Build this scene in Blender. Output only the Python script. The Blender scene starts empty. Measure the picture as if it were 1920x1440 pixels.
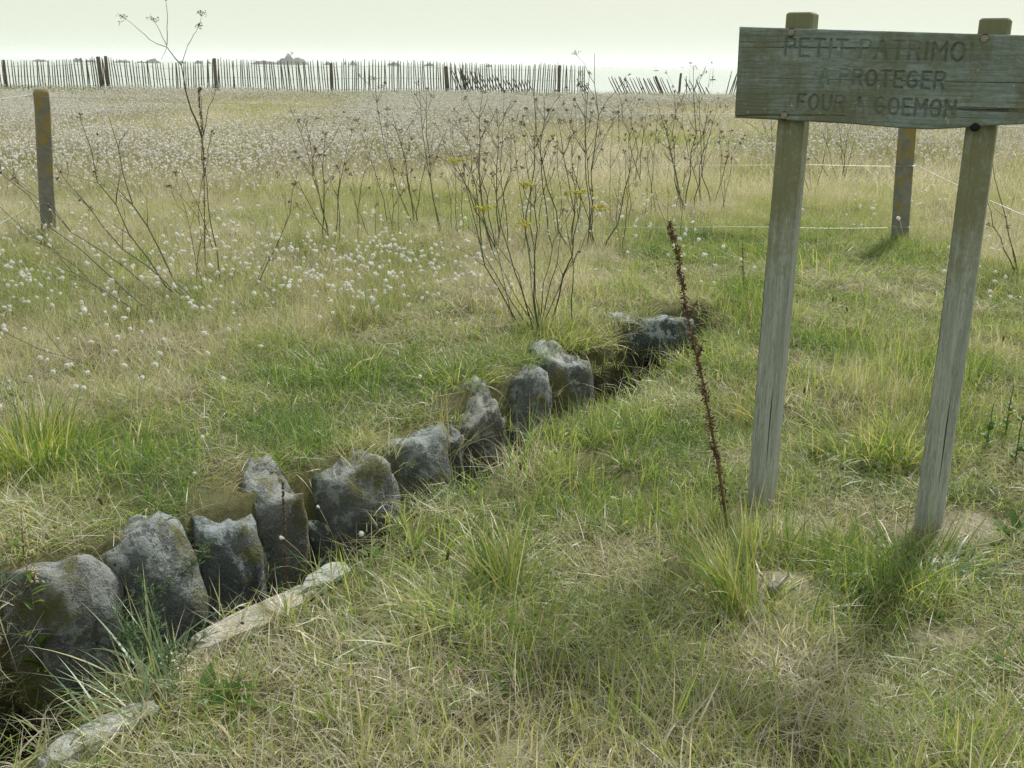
import bpy, math, random
import numpy as np
from mathutils import Vector, Matrix, noise as mnoise

random.seed(7)
rng = np.random.default_rng(11)
sc = bpy.context.scene
col = sc.collection

# ------------------------------------------------------------------ camera
FPX, PIT, ROL, EYE = 2003.0, math.radians(16.7), math.radians(0.66), 1.55
_f = np.array([0, math.cos(PIT), -math.sin(PIT)])
_r = np.array([1.0, 0, 0]); _u = np.array([0, math.sin(PIT), math.cos(PIT)])
CR = math.cos(ROL) * _r + math.sin(ROL) * _u
CU = math.cos(ROL) * _u - math.sin(ROL) * _r
CP = np.array([0, 0, EYE])
cam_d = bpy.data.cameras.new('camera')
cam = bpy.data.objects.new('camera', cam_d); col.objects.link(cam)
cam_d.sensor_fit = 'HORIZONTAL'; cam_d.sensor_width = 36; cam_d.lens = 36 * FPX / 1920
cam_d.clip_start = 0.05; cam_d.clip_end = 40000
cam.matrix_world = Matrix(((CR[0], CU[0], -_f[0], 0), (CR[1], CU[1], -_f[1], 0), (CR[2], CU[2], -_f[2], EYE), (0, 0, 0, 1)))
sc.camera = cam

# ------------------------------------------------------------------ sky, sun, exposure
SUN_AZ, SUN_EL = math.radians(31), math.radians(46)      # azimuth to the right of the view direction
w = bpy.data.worlds.new('World'); sc.world = w; w.use_nodes = True
wn, wl = w.node_tree.nodes, w.node_tree.links; wn.clear()
sky = wn.new('ShaderNodeTexSky'); sky.sky_type = 'NISHITA'; sky.sun_disc = False
sky.sun_elevation = SUN_EL; sky.sun_rotation = SUN_AZ
sky.air_density = 1.5; sky.dust_density = 4.0; sky.ozone_density = 1.0
b1 = wn.new('ShaderNodeBackground'); b1.inputs['Strength'].default_value = 0.10
b2 = wn.new('ShaderNodeBackground'); b2.inputs['Color'].default_value = (0.79, 0.84, 0.69, 1)   # bright even sea haze
b2.inputs['Strength'].default_value = 0.855
mx = wn.new('ShaderNodeMixShader')                       # thick haze all round, thinning a little towards the zenith
tc = wn.new('ShaderNodeTexCoord'); sx = wn.new('ShaderNodeSeparateXYZ'); mr = wn.new('ShaderNodeMapRange')
mr.inputs['From Min'].default_value = 0.10; mr.inputs['From Max'].default_value = 1.0; mr.inputs['To Min'].default_value = 0.97; mr.inputs['To Max'].default_value = 0.48
wl.new(tc.outputs['Generated'], sx.inputs[0]); wl.new(sx.outputs['Z'], mr.inputs['Value']); wl.new(mr.outputs[0], mx.inputs[0])
ow = wn.new('ShaderNodeOutputWorld')
wl.new(sky.outputs[0], b1.inputs['Color']); wl.new(b1.outputs[0], mx.inputs[1]); wl.new(b2.outputs[0], mx.inputs[2])
wl.new(mx.outputs[0], ow.inputs['Surface'])
sd = bpy.data.lights.new('sun', 'SUN'); sd.energy = 3.9; sd.angle = math.radians(6); sd.color = (1.0, 0.97, 0.90)
sun = bpy.data.objects.new('sun', sd); col.objects.link(sun)
to_sun = Vector((math.sin(SUN_AZ) * math.cos(SUN_EL), math.cos(SUN_AZ) * math.cos(SUN_EL), math.sin(SUN_EL)))
sun.rotation_euler = to_sun.to_track_quat('Z', 'Y').to_euler()
vs = sc.view_settings; vs.view_transform = 'Standard'; vs.look = 'None'; vs.exposure = 0.25; vs.gamma = 1.0
vs.use_curve_mapping = False
cy = sc.cycles
cy.max_bounces = 5; cy.diffuse_bounces = 3; cy.glossy_bounces = 2; cy.transmission_bounces = 3
cy.transparent_max_bounces = 4; cy.volume_bounces = 1; cy.sample_clamp_indirect = 4.0
cy.use_denoising = True; cy.denoiser = 'OPENIMAGEDENOISE'; cy.denoising_input_passes = 'RGB_ALBEDO_NORMAL'; cy.denoising_prefilter = 'NONE'; cy.use_adaptive_sampling = True; cy.adaptive_threshold = 0.028
cy.caustics_reflective = False; cy.caustics_refractive = False

# ------------------------------------------------------------------ helpers
def ray(px, py): return _f * FPX + CR * (px - 960) - CU * (py - 720)
def at_z(px, py, z=0.0):
    d = ray(px, py); return CP + d * ((z - EYE) / d[2])
def at_y(px, py, Y):
    d = ray(px, py); return CP + d * (Y / d[1])

def tag(o, label=None, cat=None, group=None, kind=None):
    if label: o['label'] = label
    if cat: o['category'] = cat
    if group: o['group'] = group
    if kind: o['kind'] = kind
    return o
def empty(name, loc=(0, 0, 0), rz=0.0):
    o = bpy.data.objects.new(name, None); col.objects.link(o)
    o.location = loc; o.rotation_euler = (0, 0, rz); o.empty_display_size = 0.1
    return o
def link(name, me, mat=None, parent=None, loc=None, rot=None):
    o = bpy.data.objects.new(name, me); col.objects.link(o)
    if mat is not None and not me.materials: me.materials.append(mat)
    if parent is not None: o.parent = parent
    if loc is not None: o.location = loc
    if rot is not None: o.rotation_euler = rot
    return o

def mesh_np(name, V, T, smooth=False, **attrs):
    """mesh from vertex array and triangle (or quad) array, plus float point attributes"""
    V = np.asarray(V, dtype=np.float32); T = np.asarray(T, dtype=np.int32)
    me = bpy.data.meshes.new(name)
    k = T.shape[1]
    me.vertices.add(len(V)); me.vertices.foreach_set('co', V.ravel())
    me.loops.add(T.size); me.loops.foreach_set('vertex_index', T.ravel())
    me.polygons.add(len(T)); me.polygons.foreach_set('loop_start', np.arange(0, T.size, k, dtype=np.int32))
    if smooth: me.polygons.foreach_set('use_smooth', np.ones(len(T), dtype=bool))
    for n, a in attrs.items():
        at = me.attributes.new(n, 'FLOAT', 'POINT'); at.data.foreach_set('value', np.asarray(a, dtype=np.float32))
    me.update(calc_edges=True); me.validate()
    return me

# value noise in numpy
_perm = rng.permutation(4096).astype(np.int64); _val = rng.random(4096) * 2 - 1
def vnoise(x, y, seed=0):
    x = np.asarray(x, float) + 1000.37 + seed * 17.3; y = np.asarray(y, float) + 1000.91 + seed * 7.1
    xi = np.floor(x).astype(np.int64); yi = np.floor(y).astype(np.int64); fx = x - xi; fy = y - yi
    fx = fx * fx * (3 - 2 * fx); fy = fy * fy * (3 - 2 * fy)
    h = lambda a, b: _val[(_perm[(a + _perm[b & 4095]) & 4095])]
    return (h(xi, yi) * (1 - fx) + h(xi + 1, yi) * fx) * (1 - fy) + (h(xi, yi + 1) * (1 - fx) + h(xi + 1, yi + 1) * fx) * fy
def fbm(x, y, seed=0, octv=4):
    s = 0; a = 1.0; t = 0
    for i in range(octv):
        s = s + a * vnoise(np.asarray(x) * 2 ** i, np.asarray(y) * 2 ** i, seed + i * 3); t += a; a *= 0.5
    return s / t
def sstep(a, b, x):
    t = np.clip((np.asarray(x, float) - a) / (b - a), 0, 1); return t * t * (3 - 2 * t)

# ------------------------------------------------------------------ terrain
# trench centre line: x, y, half width
TR = np.array([(-2.75, 0.6, .42), (-1.95, 1.75, .41), (-1.185, 2.79, .37), (-.83, 3.25, .34), (-.495, 3.81, .29), (-.07, 4.56, .28),
               (.38, 5.38, .29), (.73, 5.92, .27), (1.0, 6.24, .20)])
def trench(x, y):
    """signed side distance (left negative), half width, arc length"""
    x = np.asarray(x, float); y = np.asarray(y, float)
    best = np.full(x.shape, 1e9); lat = np.zeros(x.shape); wd = np.zeros(x.shape); arc = np.zeros(x.shape); s0 = 0.0
    for (ax, ay, aw), (bx, by, bw) in zip(TR[:-1], TR[1:]):
        dx, dy = bx - ax, by - ay; L = math.hypot(dx, dy)
        t = np.clip(((x - ax) * dx + (y - ay) * dy) / L ** 2, 0, 1)
        qx, qy = x - ax - t * dx, y - ay - t * dy; d = np.hypot(qx, qy)
        sg = np.sign(dy * qx - dx * qy)
        m = d < best
        best = np.where(m, d, best); lat = np.where(m, d * sg, lat); wd = np.where(m, aw + t * (bw - aw), wd); arc = np.where(m, s0 + t * L, arc)
        s0 += L
    return lat, wd, arc
BY = [-400, 0, 4.5, 9.0, 20, 37, 41, 46, 58, 70, 400]
BZ = [0, 0, 0.0, 0.19, 0.31, 0.38, 0.39, 0.15, -3.6, -6.0, -9]
def trench_mask(x, y):
    lat, wd, arc = trench(x, y)
    e = wd + 0.03 * vnoise(np.asarray(x) * 6, np.asarray(y) * 6, 5)
    e = e - np.where(lat < 0, .10, 0)
    return sstep(-0.10, 0.03, e - np.abs(lat) - 0.03), lat, wd
def height(x, y):
    x = np.asarray(x, float); y = np.asarray(y, float)
    z = np.interp(y, BY, BZ)
    near = np.exp(-np.maximum(y - 12, 0) / 14)
    z = z + 0.05 * fbm(x * .55, y * .55, 1, 3) * (0.3 + 0.7 * near) + 0.040 * fbm(x * 2.9, y * 2.9, 2, 3) * near
    z = z + 0.10 * sstep(24, 36, y) * fbm(x * .25, y * .5, 8, 2)
    m, lat, wd = trench_mask(x, y)
    z = z + 0.012 * np.exp(-((lat + wd + .12) / .25) ** 2)                 # the left bank stands a little higher
    z = z + 0.05 * np.exp(-(((x - .80) / .13) ** 2 + ((y - 2.98) / .10) ** 2))     # sandy molehill beside the tussock
    z = z + 0.05 * np.exp(-((lat - wd - .10) / .20) ** 2) * sstep(4.9, 4.2, y) * sstep(2.9, 3.5, y) - 0.05 * np.exp(-((lat - wd - .1) / .22) ** 2) * sstep(4.4, 5.0, y)              # rounded right bank
    return z - 0.68 * m
def hgt(x, y): return float(height(np.array([x]), np.array([y]))[0])
def on_ground(px, py, bury=0.0):
    z = 0.0
    for _ in range(14):
        p = at_z(px, py, z); z = 0.5 * z + 0.5 * hgt(p[0], p[1])
    p = at_z(px, py, z); return Vector((p[0], p[1], hgt(p[0], p[1]) - bury))

def axis(lo, hi, step, far_lo, far_hi, g=1.16):
    a = list(np.arange(lo, hi + 1e-6, step)); s = step; v = lo
    left = []
    while v > far_lo: s *= g; v -= s; left.append(max(v, far_lo))
    s = step; v = a[-1]; right = []
    while v < far_hi: s = min(s * g, max(.6, abs(v) * .08)); v += s; right.append(min(v, far_hi))
    return np.array(left[::-1] + a + right)
# ------------------------------------------------------------------ materials
def mat(name):
    m = bpy.data.materials.new(name); m.use_nodes = True; m.node_tree.nodes.clear()
    n = m.node_tree.nodes; o = n.new('ShaderNodeOutputMaterial'); return m, n, m.node_tree.links, o
def N(n, t, **k):
    x = n.new(t)
    for a, b in k.items():
        if a.startswith('i_'):
            key = a[2:]; x.inputs[int(key) if key.isdigit() else key].default_value = b
        else: setattr(x, a, b)
    return x
def ramp(n, stops, interp='LINEAR'):
    r = n.new('ShaderNodeValToRGB'); r.color_ramp.interpolation = interp; e = r.color_ramp.elements
    while len(e) < len(stops): e.new(0.5)
    for i, (p, c) in enumerate(stops):
        e[i].position = p; e[i].color = (c, c, c, 1) if isinstance(c, (int, float)) else (*c, 1)
    return r
def mixc(n, l, fac, a, b, mode='MIX'):
    m = n.new('ShaderNodeMix'); m.data_type = 'RGBA'; m.blend_type = mode
    for s, v in ((m.inputs[0], fac), (m.inputs[6], a), (m.inputs[7], b)):
        if isinstance(v, bpy.types.NodeSocket): l.new(v, s)
        elif isinstance(v, (int, float)): s.default_value = v
        else: s.default_value = (*v, 1)
    return m.outputs[2]
def tex(n, l, scale, detail=4, rough=.6, vec=None, kind='ShaderNodeTexNoise'):
    t = n.new(kind); t.inputs['Scale'].default_value = scale
    if kind == 'ShaderNodeTexNoise': t.inputs['Detail'].default_value = detail; t.inputs['Roughness'].default_value = rough
    if vec is not None: l.new(vec, t.inputs['Vector'])
    return t
def objco(n, l, scale=(1, 1, 1)):
    c = n.new('ShaderNodeTexCoord'); m = n.new('ShaderNodeMapping'); m.inputs['Scale'].default_value = scale
    l.new(c.outputs['Object'], m.inputs['Vector']); return m.outputs[0]
def principled(n, l, o, colr, rough=.9, bump=None, bstr=.3, bdist=.01, spec=.2):
    p = n.new('ShaderNodeBsdfPrincipled'); p.inputs['Roughness'].default_value = rough; p.inputs['Specular IOR Level'].default_value = spec
    if isinstance(colr, bpy.types.NodeSocket): l.new(colr, p.inputs['Base Color'])
    else: p.inputs['Base Color'].default_value = (*colr, 1)
    if bump is not None:
        b = n.new('ShaderNodeBump'); b.inputs['Strength'].default_value = bstr; b.inputs['Distance'].default_value = bdist
        l.new(bump, b.inputs['Height']); l.new(b.outputs[0], p.inputs['Normal'])
    l.new(p.outputs[0], o.inputs['Surface']); return p

def leaf_mat(name, stops, inst=True, trans=.48, spread=.8, gloss=0.06):
    """blade colour runs from fresh to withered: per instance 'dry', per blade 'rnd'"""
    m, n, l, o = mat(name)
    at = N(n, 'ShaderNodeAttribute', attribute_name='rnd')
    ma = N(n, 'ShaderNodeMath', operation='MULTIPLY_ADD'); ma.inputs[1].default_value = spread; ma.inputs[2].default_value = -spread / 2
    l.new(at.outputs['Fac'], ma.inputs[0])
    dr = N(n, 'ShaderNodeAttribute', attribute_name='dry')
    if inst: dr.attribute_type = 'INSTANCER'
    ad = N(n, 'ShaderNodeMath', operation='ADD', use_clamp=True); l.new(ma.outputs[0], ad.inputs[0]); l.new(dr.outputs['Fac'], ad.inputs[1])
    tp = N(n, 'ShaderNodeAttribute', attribute_name='tip')
    m2 = N(n, 'ShaderNodeMath', operation='MULTIPLY_ADD', use_clamp=True); m2.inputs[1].default_value = .16
    l.new(tp.outputs['Fac'], m2.inputs[0]); l.new(ad.outputs[0], m2.inputs[2])
    r = ramp(n, stops); l.new(m2.outputs[0], r.inputs[0])
    d = N(n, 'ShaderNodeBsdfDiffuse'); t = N(n, 'ShaderNodeBsdfTranslucent'); g = N(n, 'ShaderNodeBsdfGlossy'); g.inputs['Roughness'].default_value = .45
    tc = mixc(n, l, .5, r.outputs[0], mixc(n, l, 1.0, r.outputs[0], (1.5, 1.5, .8), 'MULTIPLY'))
    l.new(r.outputs[0], d.inputs['Color']); l.new(tc, t.inputs['Color'])
    a = N(n, 'ShaderNodeMixShader'); a.inputs[0].default_value = trans; l.new(d.outputs[0], a.inputs[1]); l.new(t.outputs[0], a.inputs[2])
    b = N(n, 'ShaderNodeMixShader'); b.inputs[0].default_value = gloss; l.new(a.outputs[0], b.inputs[1]); l.new(g.outputs[0], b.inputs[2])
    l.new(b.outputs[0], o.inputs['Surface']); return m
GRASS = [(0, (.07, .155, .035)), (.28, (.235, .345, .06)), (.5, (.39, .42, .12)), (.72, (.42, .37, .25)), (1, (.60, .56, .49))]
M_GRASS = leaf_mat('grass_blades', GRASS)
M_TUFT = leaf_mat('tussock_blades', [(0, (.09, .19, .025)), (.4, (.21, .31, .045)), (.75, (.42, .41, .10)), (1, (.58, .52, .32))], inst=False, spread=.7)
M_BLUE = leaf_mat('bluish_blades', [(0, (.08, .16, .065)), (.6, (.22, .33, .17)), (1, (.45, .45, .22))], inst=False, spread=.6)
M_LEAF = leaf_mat('broad_leaf', [(0, (.06, .14, .02)), (.6, (.13, .22, .03)), (1, (.33, .30, .06))], inst=False, spread=.5, gloss=.03)
M_BROWN = leaf_mat('withered_brown', [(0, (.055, .032, .018)), (.6, (.13, .065, .03)), (1, (.24, .13, .06))], inst=False, trans=.1)
M_STALK = leaf_mat('fennel_stalk', [(0, (.042, .06, .03)), (.45, (.07, .084, .048)), (.75, (.15, .13, .095)), (1, (.22, .19, .14))], inst=False, trans=0, spread=.3)
M_YELL = leaf_mat('yellow_flower', [(0, (.60, .55, .04)), (1, (.78, .64, .05))], inst=False, trans=.35)
def fluff():
    m, n, l, o = mat('hare_tail_fluff')
    d = N(n, 'ShaderNodeBsdfDiffuse'); t = N(n, 'ShaderNodeBsdfTranslucent')
    at = N(n, 'ShaderNodeAttribute', attribute_name='rnd'); r = ramp(n, [(0, (.66, .64, .58)), (.5, (.84, .83, .80)), (1, (.88, .88, .86))]); l.new(at.outputs['Fac'], r.inputs[0])
    l.new(r.outputs[0], d.inputs['Color']); l.new(r.outputs[0], t.inputs['Color'])
    a = N(n, 'ShaderNodeMixShader'); a.inputs[0].default_value = .5; l.new(d.outputs[0], a.inputs[1]); l.new(t.outputs[0], a.inputs[2])
    l.new(a.outputs[0], o.inputs['Surface']); return m
M_FLUFF = fluff()
def ground_mat():
    m, n, l, o = mat('thatch_and_sandy_soil'); c = objco(n, l)
    a = tex(n, l, 2.2, 5, .6, c); b = tex(n, l, 55, 6, .75, c); f = tex(n, l, 260, 2, .6, c)
    r = ramp(n, [(.3, (.075, .075, .034)), (.5, (.13, .118, .062)), (.7, (.20, .17, .10))]); l.new(b.outputs[0], r.inputs[0])
    g = ramp(n, [(.42, 0), (.62, 1)]); l.new(a.outputs[0], g.inputs[0])
    base = mixc(n, l, g.outputs[0], r.outputs[0], mixc(n, l, .55, r.outputs[0], (.10, .125, .035)))
    s = ramp(n, [(.3, (.20, .175, .13)), (.55, (.33, .29, .22)), (.75, (.45, .40, .31))]); l.new(f.outputs[0], s.inputs[0])
    at = N(n, 'ShaderNodeAttribute', attribute_name='sand')
    colr = mixc(n, l, at.outputs['Fac'], base, s.outputs[0])
    hu = N(n, 'ShaderNodeAttribute', attribute_name='humus'); colr = mixc(n, l, hu.outputs['Fac'], colr, mixc(n, l, .5, (.022, .020, .014), mixc(n, l, .8, r.outputs[0], (.02, .018, .012))))      # shade inside the trench, painted into the soil colour
    h = N(n, 'ShaderNodeMath', operation='ADD'); l.new(b.outputs[0], h.inputs[0]); l.new(f.outputs[0], h.inputs[1])
    principled(n, l, o, colr, .95, h.outputs[0], .6, .02); return m
def stone_mat(name, dark, lite, lichen=.45, warm=0.0):
    m, n, l, o = mat(name); oi = N(n, 'ShaderNodeObjectInfo')
    c0 = N(n, 'ShaderNodeTexCoord'); ad = N(n, 'ShaderNodeVectorMath', operation='ADD'); l.new(c0.outputs['Object'], ad.inputs[0])
    rs = N(n, 'ShaderNodeVectorMath', operation='SCALE'); rs.inputs['Scale'].default_value = 9.0; l.new(oi.outputs['Location'], rs.inputs[0]); l.new(rs.outputs[0], ad.inputs[1])
    c = ad.outputs[0]
    a = tex(n, l, 7, 6, .65, c); b = tex(n, l, 150, 3, .7, c); k = tex(n, l, 17, 5, .7, c); v = tex(n, l, 26, vec=c, kind='ShaderNodeTexVoronoi')
    r = ramp(n, [(.3, dark), (.68, lite)]); l.new(a.outputs[0], r.inputs[0])
    sp = ramp(n, [(.3, .55), (.5, 1.0), (.7, 1.35)]); l.new(b.outputs[0], sp.inputs[0])
    base = mixc(n, l, 1.0, r.outputs[0], sp.outputs[0], 'MULTIPLY')
    lm = ramp(n, [(.53, 0), (.58, 1)]); l.new(k.outputs[0], lm.inputs[0])
    ge = N(n, 'ShaderNodeNewGeometry'); gs = N(n, 'ShaderNodeSeparateXYZ'); l.new(ge.outputs['Normal'], gs.inputs[0])      # crust lichen, weighted upwards to paint in lit tops and shaded sides
    gm = N(n, 'ShaderNodeMapRange'); gm.inputs['From Min'].default_value = -.3; gm.inputs['From Max'].default_value = .75; gm.inputs['To Min'].default_value = -.10; gm.inputs['To Max'].default_value = .09; l.new(gs.outputs['Z'], gm.inputs['Value'])
    kk = N(n, 'ShaderNodeMath', operation='ADD'); l.new(k.outputs[0], kk.inputs[0]); l.new(gm.outputs[0], kk.inputs[1]); l.new(kk.outputs[0], lm.inputs[0])
    la = N(n, 'ShaderNodeMath', operation='MULTIPLY'); la.inputs[1].default_value = lichen; l.new(lm.outputs[0], la.inputs[0])
    base = mixc(n, l, la.outputs[0], base, (.31, .335, .34))
    # ochre-green moss by patches
    k2 = tex(n, l, 5.5, 5, .65, c); mm = ramp(n, [(.51, 0), (.62, .8)]); l.new(k2.outputs[0], mm.inputs[0])
    base = mixc(n, l, mm.outputs[0], base, (.13, .125, .04))
    k3 = tex(n, l, 33, 3, .5, c); m3 = ramp(n, [(.70, 0), (.74, 1)]); l.new(k3.outputs[0], m3.inputs[0])
    base = mixc(n, l, m3.outputs[0], base, (.035, .038, .034))
    tr2 = ramp(n, [(0, (.72, .74, .74)), (.35, (1.05, 1.0, .92)), (.7, (.9, .95, 1.0)), (1, (1.2, 1.2, 1.15))]); l.new(oi.outputs['Random'], tr2.inputs[0])
    base = mixc(n, l, 1.0, base, tr2.outputs[0], 'MULTIPLY')
    hh = N(n, 'ShaderNodeMath', operation='MULTIPLY_ADD'); hh.inputs[1].default_value = .25; l.new(b.outputs[0], hh.inputs[0]); l.new(k.outputs[0], hh.inputs[2])
    principled(n, l, o, base, .93, hh.outputs[0], .8, .03, .15); return m
M_STONE = stone_mat('granite_lichen', (.075, .08, .08), (.20, .21, .21), .75)
M_SLAB = stone_mat('pale_granite', (.30, .29, .26), (.52, .50, .45), .3)
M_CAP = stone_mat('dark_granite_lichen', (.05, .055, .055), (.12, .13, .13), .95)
def wood_mat(name, base, pale, algae, amount, along='Z', streak=1.0, top=None):
    m, n, l, o = mat(name)
    s = {'Z': (9, 9, .35), 'X': (.5, 9, 9)}[along]
    g = tex(n, l, 6, 5, .6, objco(n, l, s)); fine = tex(n, l, 30, 4, .7, objco(n, l, s))
    r = ramp(n, [(.3, base), (.7, pale)]); l.new(g.outputs[0], r.inputs[0])
    fr = ramp(n, [(.35, .62), (.5, 1.0), (.7, 1.2)]); l.new(fine.outputs[0], fr.inputs[0])
    c = mixc(n, l, .8, r.outputs[0], mixc(n, l, 1.0, r.outputs[0], fr.outputs[0], 'MULTIPLY'))
    ck = tex(n, l, 5, 3, .5, objco(n, l, (16, 16, .10) if along == 'Z' else (.10, 16, 16))); cr = ramp(n, [(.335, 1), (.36, 0)]); l.new(ck.outputs[0], cr.inputs[0]); c = mixc(n, l, cr.outputs[0], c, (.045, .045, .038))
    fg = tex(n, l, 110, 3, .6, objco(n, l, s)); fq = ramp(n, [(.3, .7), (.6, 1.12)]); l.new(fg.outputs[0], fq.inputs[0]); c = mixc(n, l, 1.0, c, fq.outputs[0], 'MULTIPLY')
    an = tex(n, l, 4.5, 6, .7, objco(n, l, (1.3, 1.3, .45 if along == 'Z' else .9)))
    an2 = tex(n, l, 60, 3, .7, objco(n, l))
    am = N(n, 'ShaderNodeMath', operation='MULTIPLY_ADD'); am.inputs[1].default_value = .25; l.new(an2.outputs[0], am.inputs[0]); l.new(an.outputs[0], am.inputs[2])
    src = am.outputs[0]
    if top is not None:
        x = N(n, 'ShaderNodeSeparateXYZ'); l.new(objco(n, l), x.inputs[0])
        mr = N(n, 'ShaderNodeMapRange'); mr.inputs['From Min'].default_value = top[0]; mr.inputs['From Max'].default_value = top[1]
        mr.inputs['To Min'].default_value = -.16; mr.inputs['To Max'].default_value = .14; l.new(x.outputs['Z'], mr.inputs['Value'])
        ad = N(n, 'ShaderNodeMath', operation='ADD'); l.new(src, ad.inputs[0]); l.new(mr.outputs[0], ad.inputs[1]); src = ad.outputs[0]
    ar = ramp(n, [(.60 - amount * .2, 0), (.76 - amount * .2, .9)]); l.new(src, ar.inputs[0])
    c = mixc(n, l, ar.outputs[0], c, algae)
    gr = N(n, 'ShaderNodeAttribute', attribute_name='groove'); c = mixc(n, l, gr.outputs['Fac'], c, (.06, .065, .055))
    sp = tex(n, l, 45, 3, .6, objco(n, l)); lr = ramp(n, [(.68, 0), (.72, .7)]); l.new(sp.outputs[0], lr.inputs[0])
    c = mixc(n, l, lr.outputs[0], c, (.42, .45, .40))
    principled(n, l, o, c, .85, fine.outputs[0], .35, .004, .2); return m
M_POST = wood_mat('weathered_post', (.26, .28, .26), (.44, .46, .43), (.20, .20, .11), .10, 'Z', top=(.5, 1.5))
M_BOARD = wood_mat('weathered_board', (.18, .225, .22), (.30, .35, .345), (.155, .16, .11), .14, 'X')
def simple(name, c, rough=.8, spec=.2, metal=0, nz=None):
    m, n, l, o = mat(name); colr = c
    if nz:
        t = tex(n, l, nz[0], 5, .65, objco(n, l)); r = ramp(n, [(.35, c), (.65, nz[1])]); l.new(t.outputs[0], r.inputs[0]); colr = r.outputs[0]
    p = principled(n, l, o, colr, rough, spec=spec); p.inputs['Metallic'].default_value = metal; return m
M_SLAT = simple('chestnut_slat', (.13, .115, .098), .9, .1, nz=(3.0, (.23, .205, .175)))
M_FPOST = simple('fence_post_timber', (.12, .105, .085), .9, .1, nz=(4.0, (.20, .175, .14)))
M_WIRE = simple('galvanised_wire', (.48, .50, .48), .45, .5, .6)
M_BOLT = simple('weathered_bolt', (.20, .17, .14), .6, .4, .3, nz=(40, (.32, .29, .24)))
M_DARK = simple('dark_hole', (.02, .02, .018), .9)
M_ISLE = simple('islet_rock', (.10, .10, .09), .95, .1, nz=(.05, (.17, .16, .13)))
M_WHITE = simple('white_paint', (.75, .75, .72), .6)
def cpost_mat():
    m, n, l, o = mat('lichened_fence_post'); c = objco(n, l)
    a = tex(n, l, 14, 5, .7, c); r = ramp(n, [(.3, (.15, .15, .135)), (.7, (.26, .25, .22))]); l.new(a.outputs[0], r.inputs[0])
    k = tex(n, l, 11, 6, .7, objco(n, l, (1, 1, .6))); x = N(n, 'ShaderNodeSeparateXYZ'); l.new(c, x.inputs[0])
    mr = N(n, 'ShaderNodeMapRange'); mr.inputs['From Min'].default_value = .2; mr.inputs['From Max'].default_value = 1.3; mr.inputs['To Min'].default_value = -.06; mr.inputs['To Max'].default_value = .045
    l.new(x.outputs['Z'], mr.inputs['Value'])
    ad = N(n, 'ShaderNodeMath', operation='ADD'); l.new(k.outputs[0], ad.inputs[0]); l.new(mr.outputs[0], ad.inputs[1])
    kr = ramp(n, [(.485, 0), (.56, .8)]); l.new(ad.outputs[0], kr.inputs[0])
    principled(n, l, o, mixc(n, l, kr.outputs[0], r.outputs[0], (.30, .22, .05)), .95, a.outputs[0], .5, .01); return m
M_CPOST = cpost_mat()
def sea_mat():
    m, n, l, o = mat('bright_sea')
    c = objco(n, l, (.12, .35, 1)); t = tex(n, l, 1.0, 6, .65, c)
    principled(n, l, o, (.42, .48, .48), .12, t.outputs[0], .05, .6, .5); return m

# ------------------------------------------------------------------ ground and sea
gx = axis(-2.7, 2.7, .030, -320, 320, 1.14); gy = axis(1.3, 7.3, .030, -60, 130, 1.12)
X, Y = np.meshgrid(gx, gy); Z = height(X, Y)
nx, ny = len(gx), len(gy)
idx = np.arange(nx * ny).reshape(ny, nx)
quads = np.stack([idx[:-1, :-1], idx[:-1, 1:], idx[1:, 1:], idx[1:, :-1]], -1).reshape(-1, 4)
def sand(x, y):
    s = np.zeros_like(np.asarray(x, float))
    for (px, py, rx, ry, a) in [(1470, 1115, .16, .10, 1.0), (960, 1415, .14, .09, .7), (1440, 965, .22, .12, 1.0), (1770, 988, .27, .17, .95),
                                (1800, 1190, .30, .12, .6), (1270, 1190, .12, .08, .35), (1800, 1260, .14, .08, .4), (1560, 930, .20, .07, .4)]:
        p = at_z(px, py); s = np.maximum(s, a * np.exp(-((x - p[0]) / rx) ** 2 - ((y - p[1]) / ry) ** 2))
    return s
SA = sstep(.25, .75, sand(X, Y) + .55 * fbm(X * 11, Y * 11, 4, 3)) * sstep(.02, .2, sand(X, Y))
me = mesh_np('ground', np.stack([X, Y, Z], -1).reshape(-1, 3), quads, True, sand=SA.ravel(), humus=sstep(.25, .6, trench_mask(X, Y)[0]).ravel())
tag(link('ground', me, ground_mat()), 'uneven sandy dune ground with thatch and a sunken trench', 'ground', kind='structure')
SEA_Z = -4.0
s = 8500
me = mesh_np('sea', [(-s, 45, SEA_Z), (s, 45, SEA_Z), (s, s, SEA_Z), (-s, s, SEA_Z)], [(0, 1, 2, 3)])
tag(link('sea', me, sea_mat()), 'glaring bright sea beyond the paling fence', 'sea', kind='structure')

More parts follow.
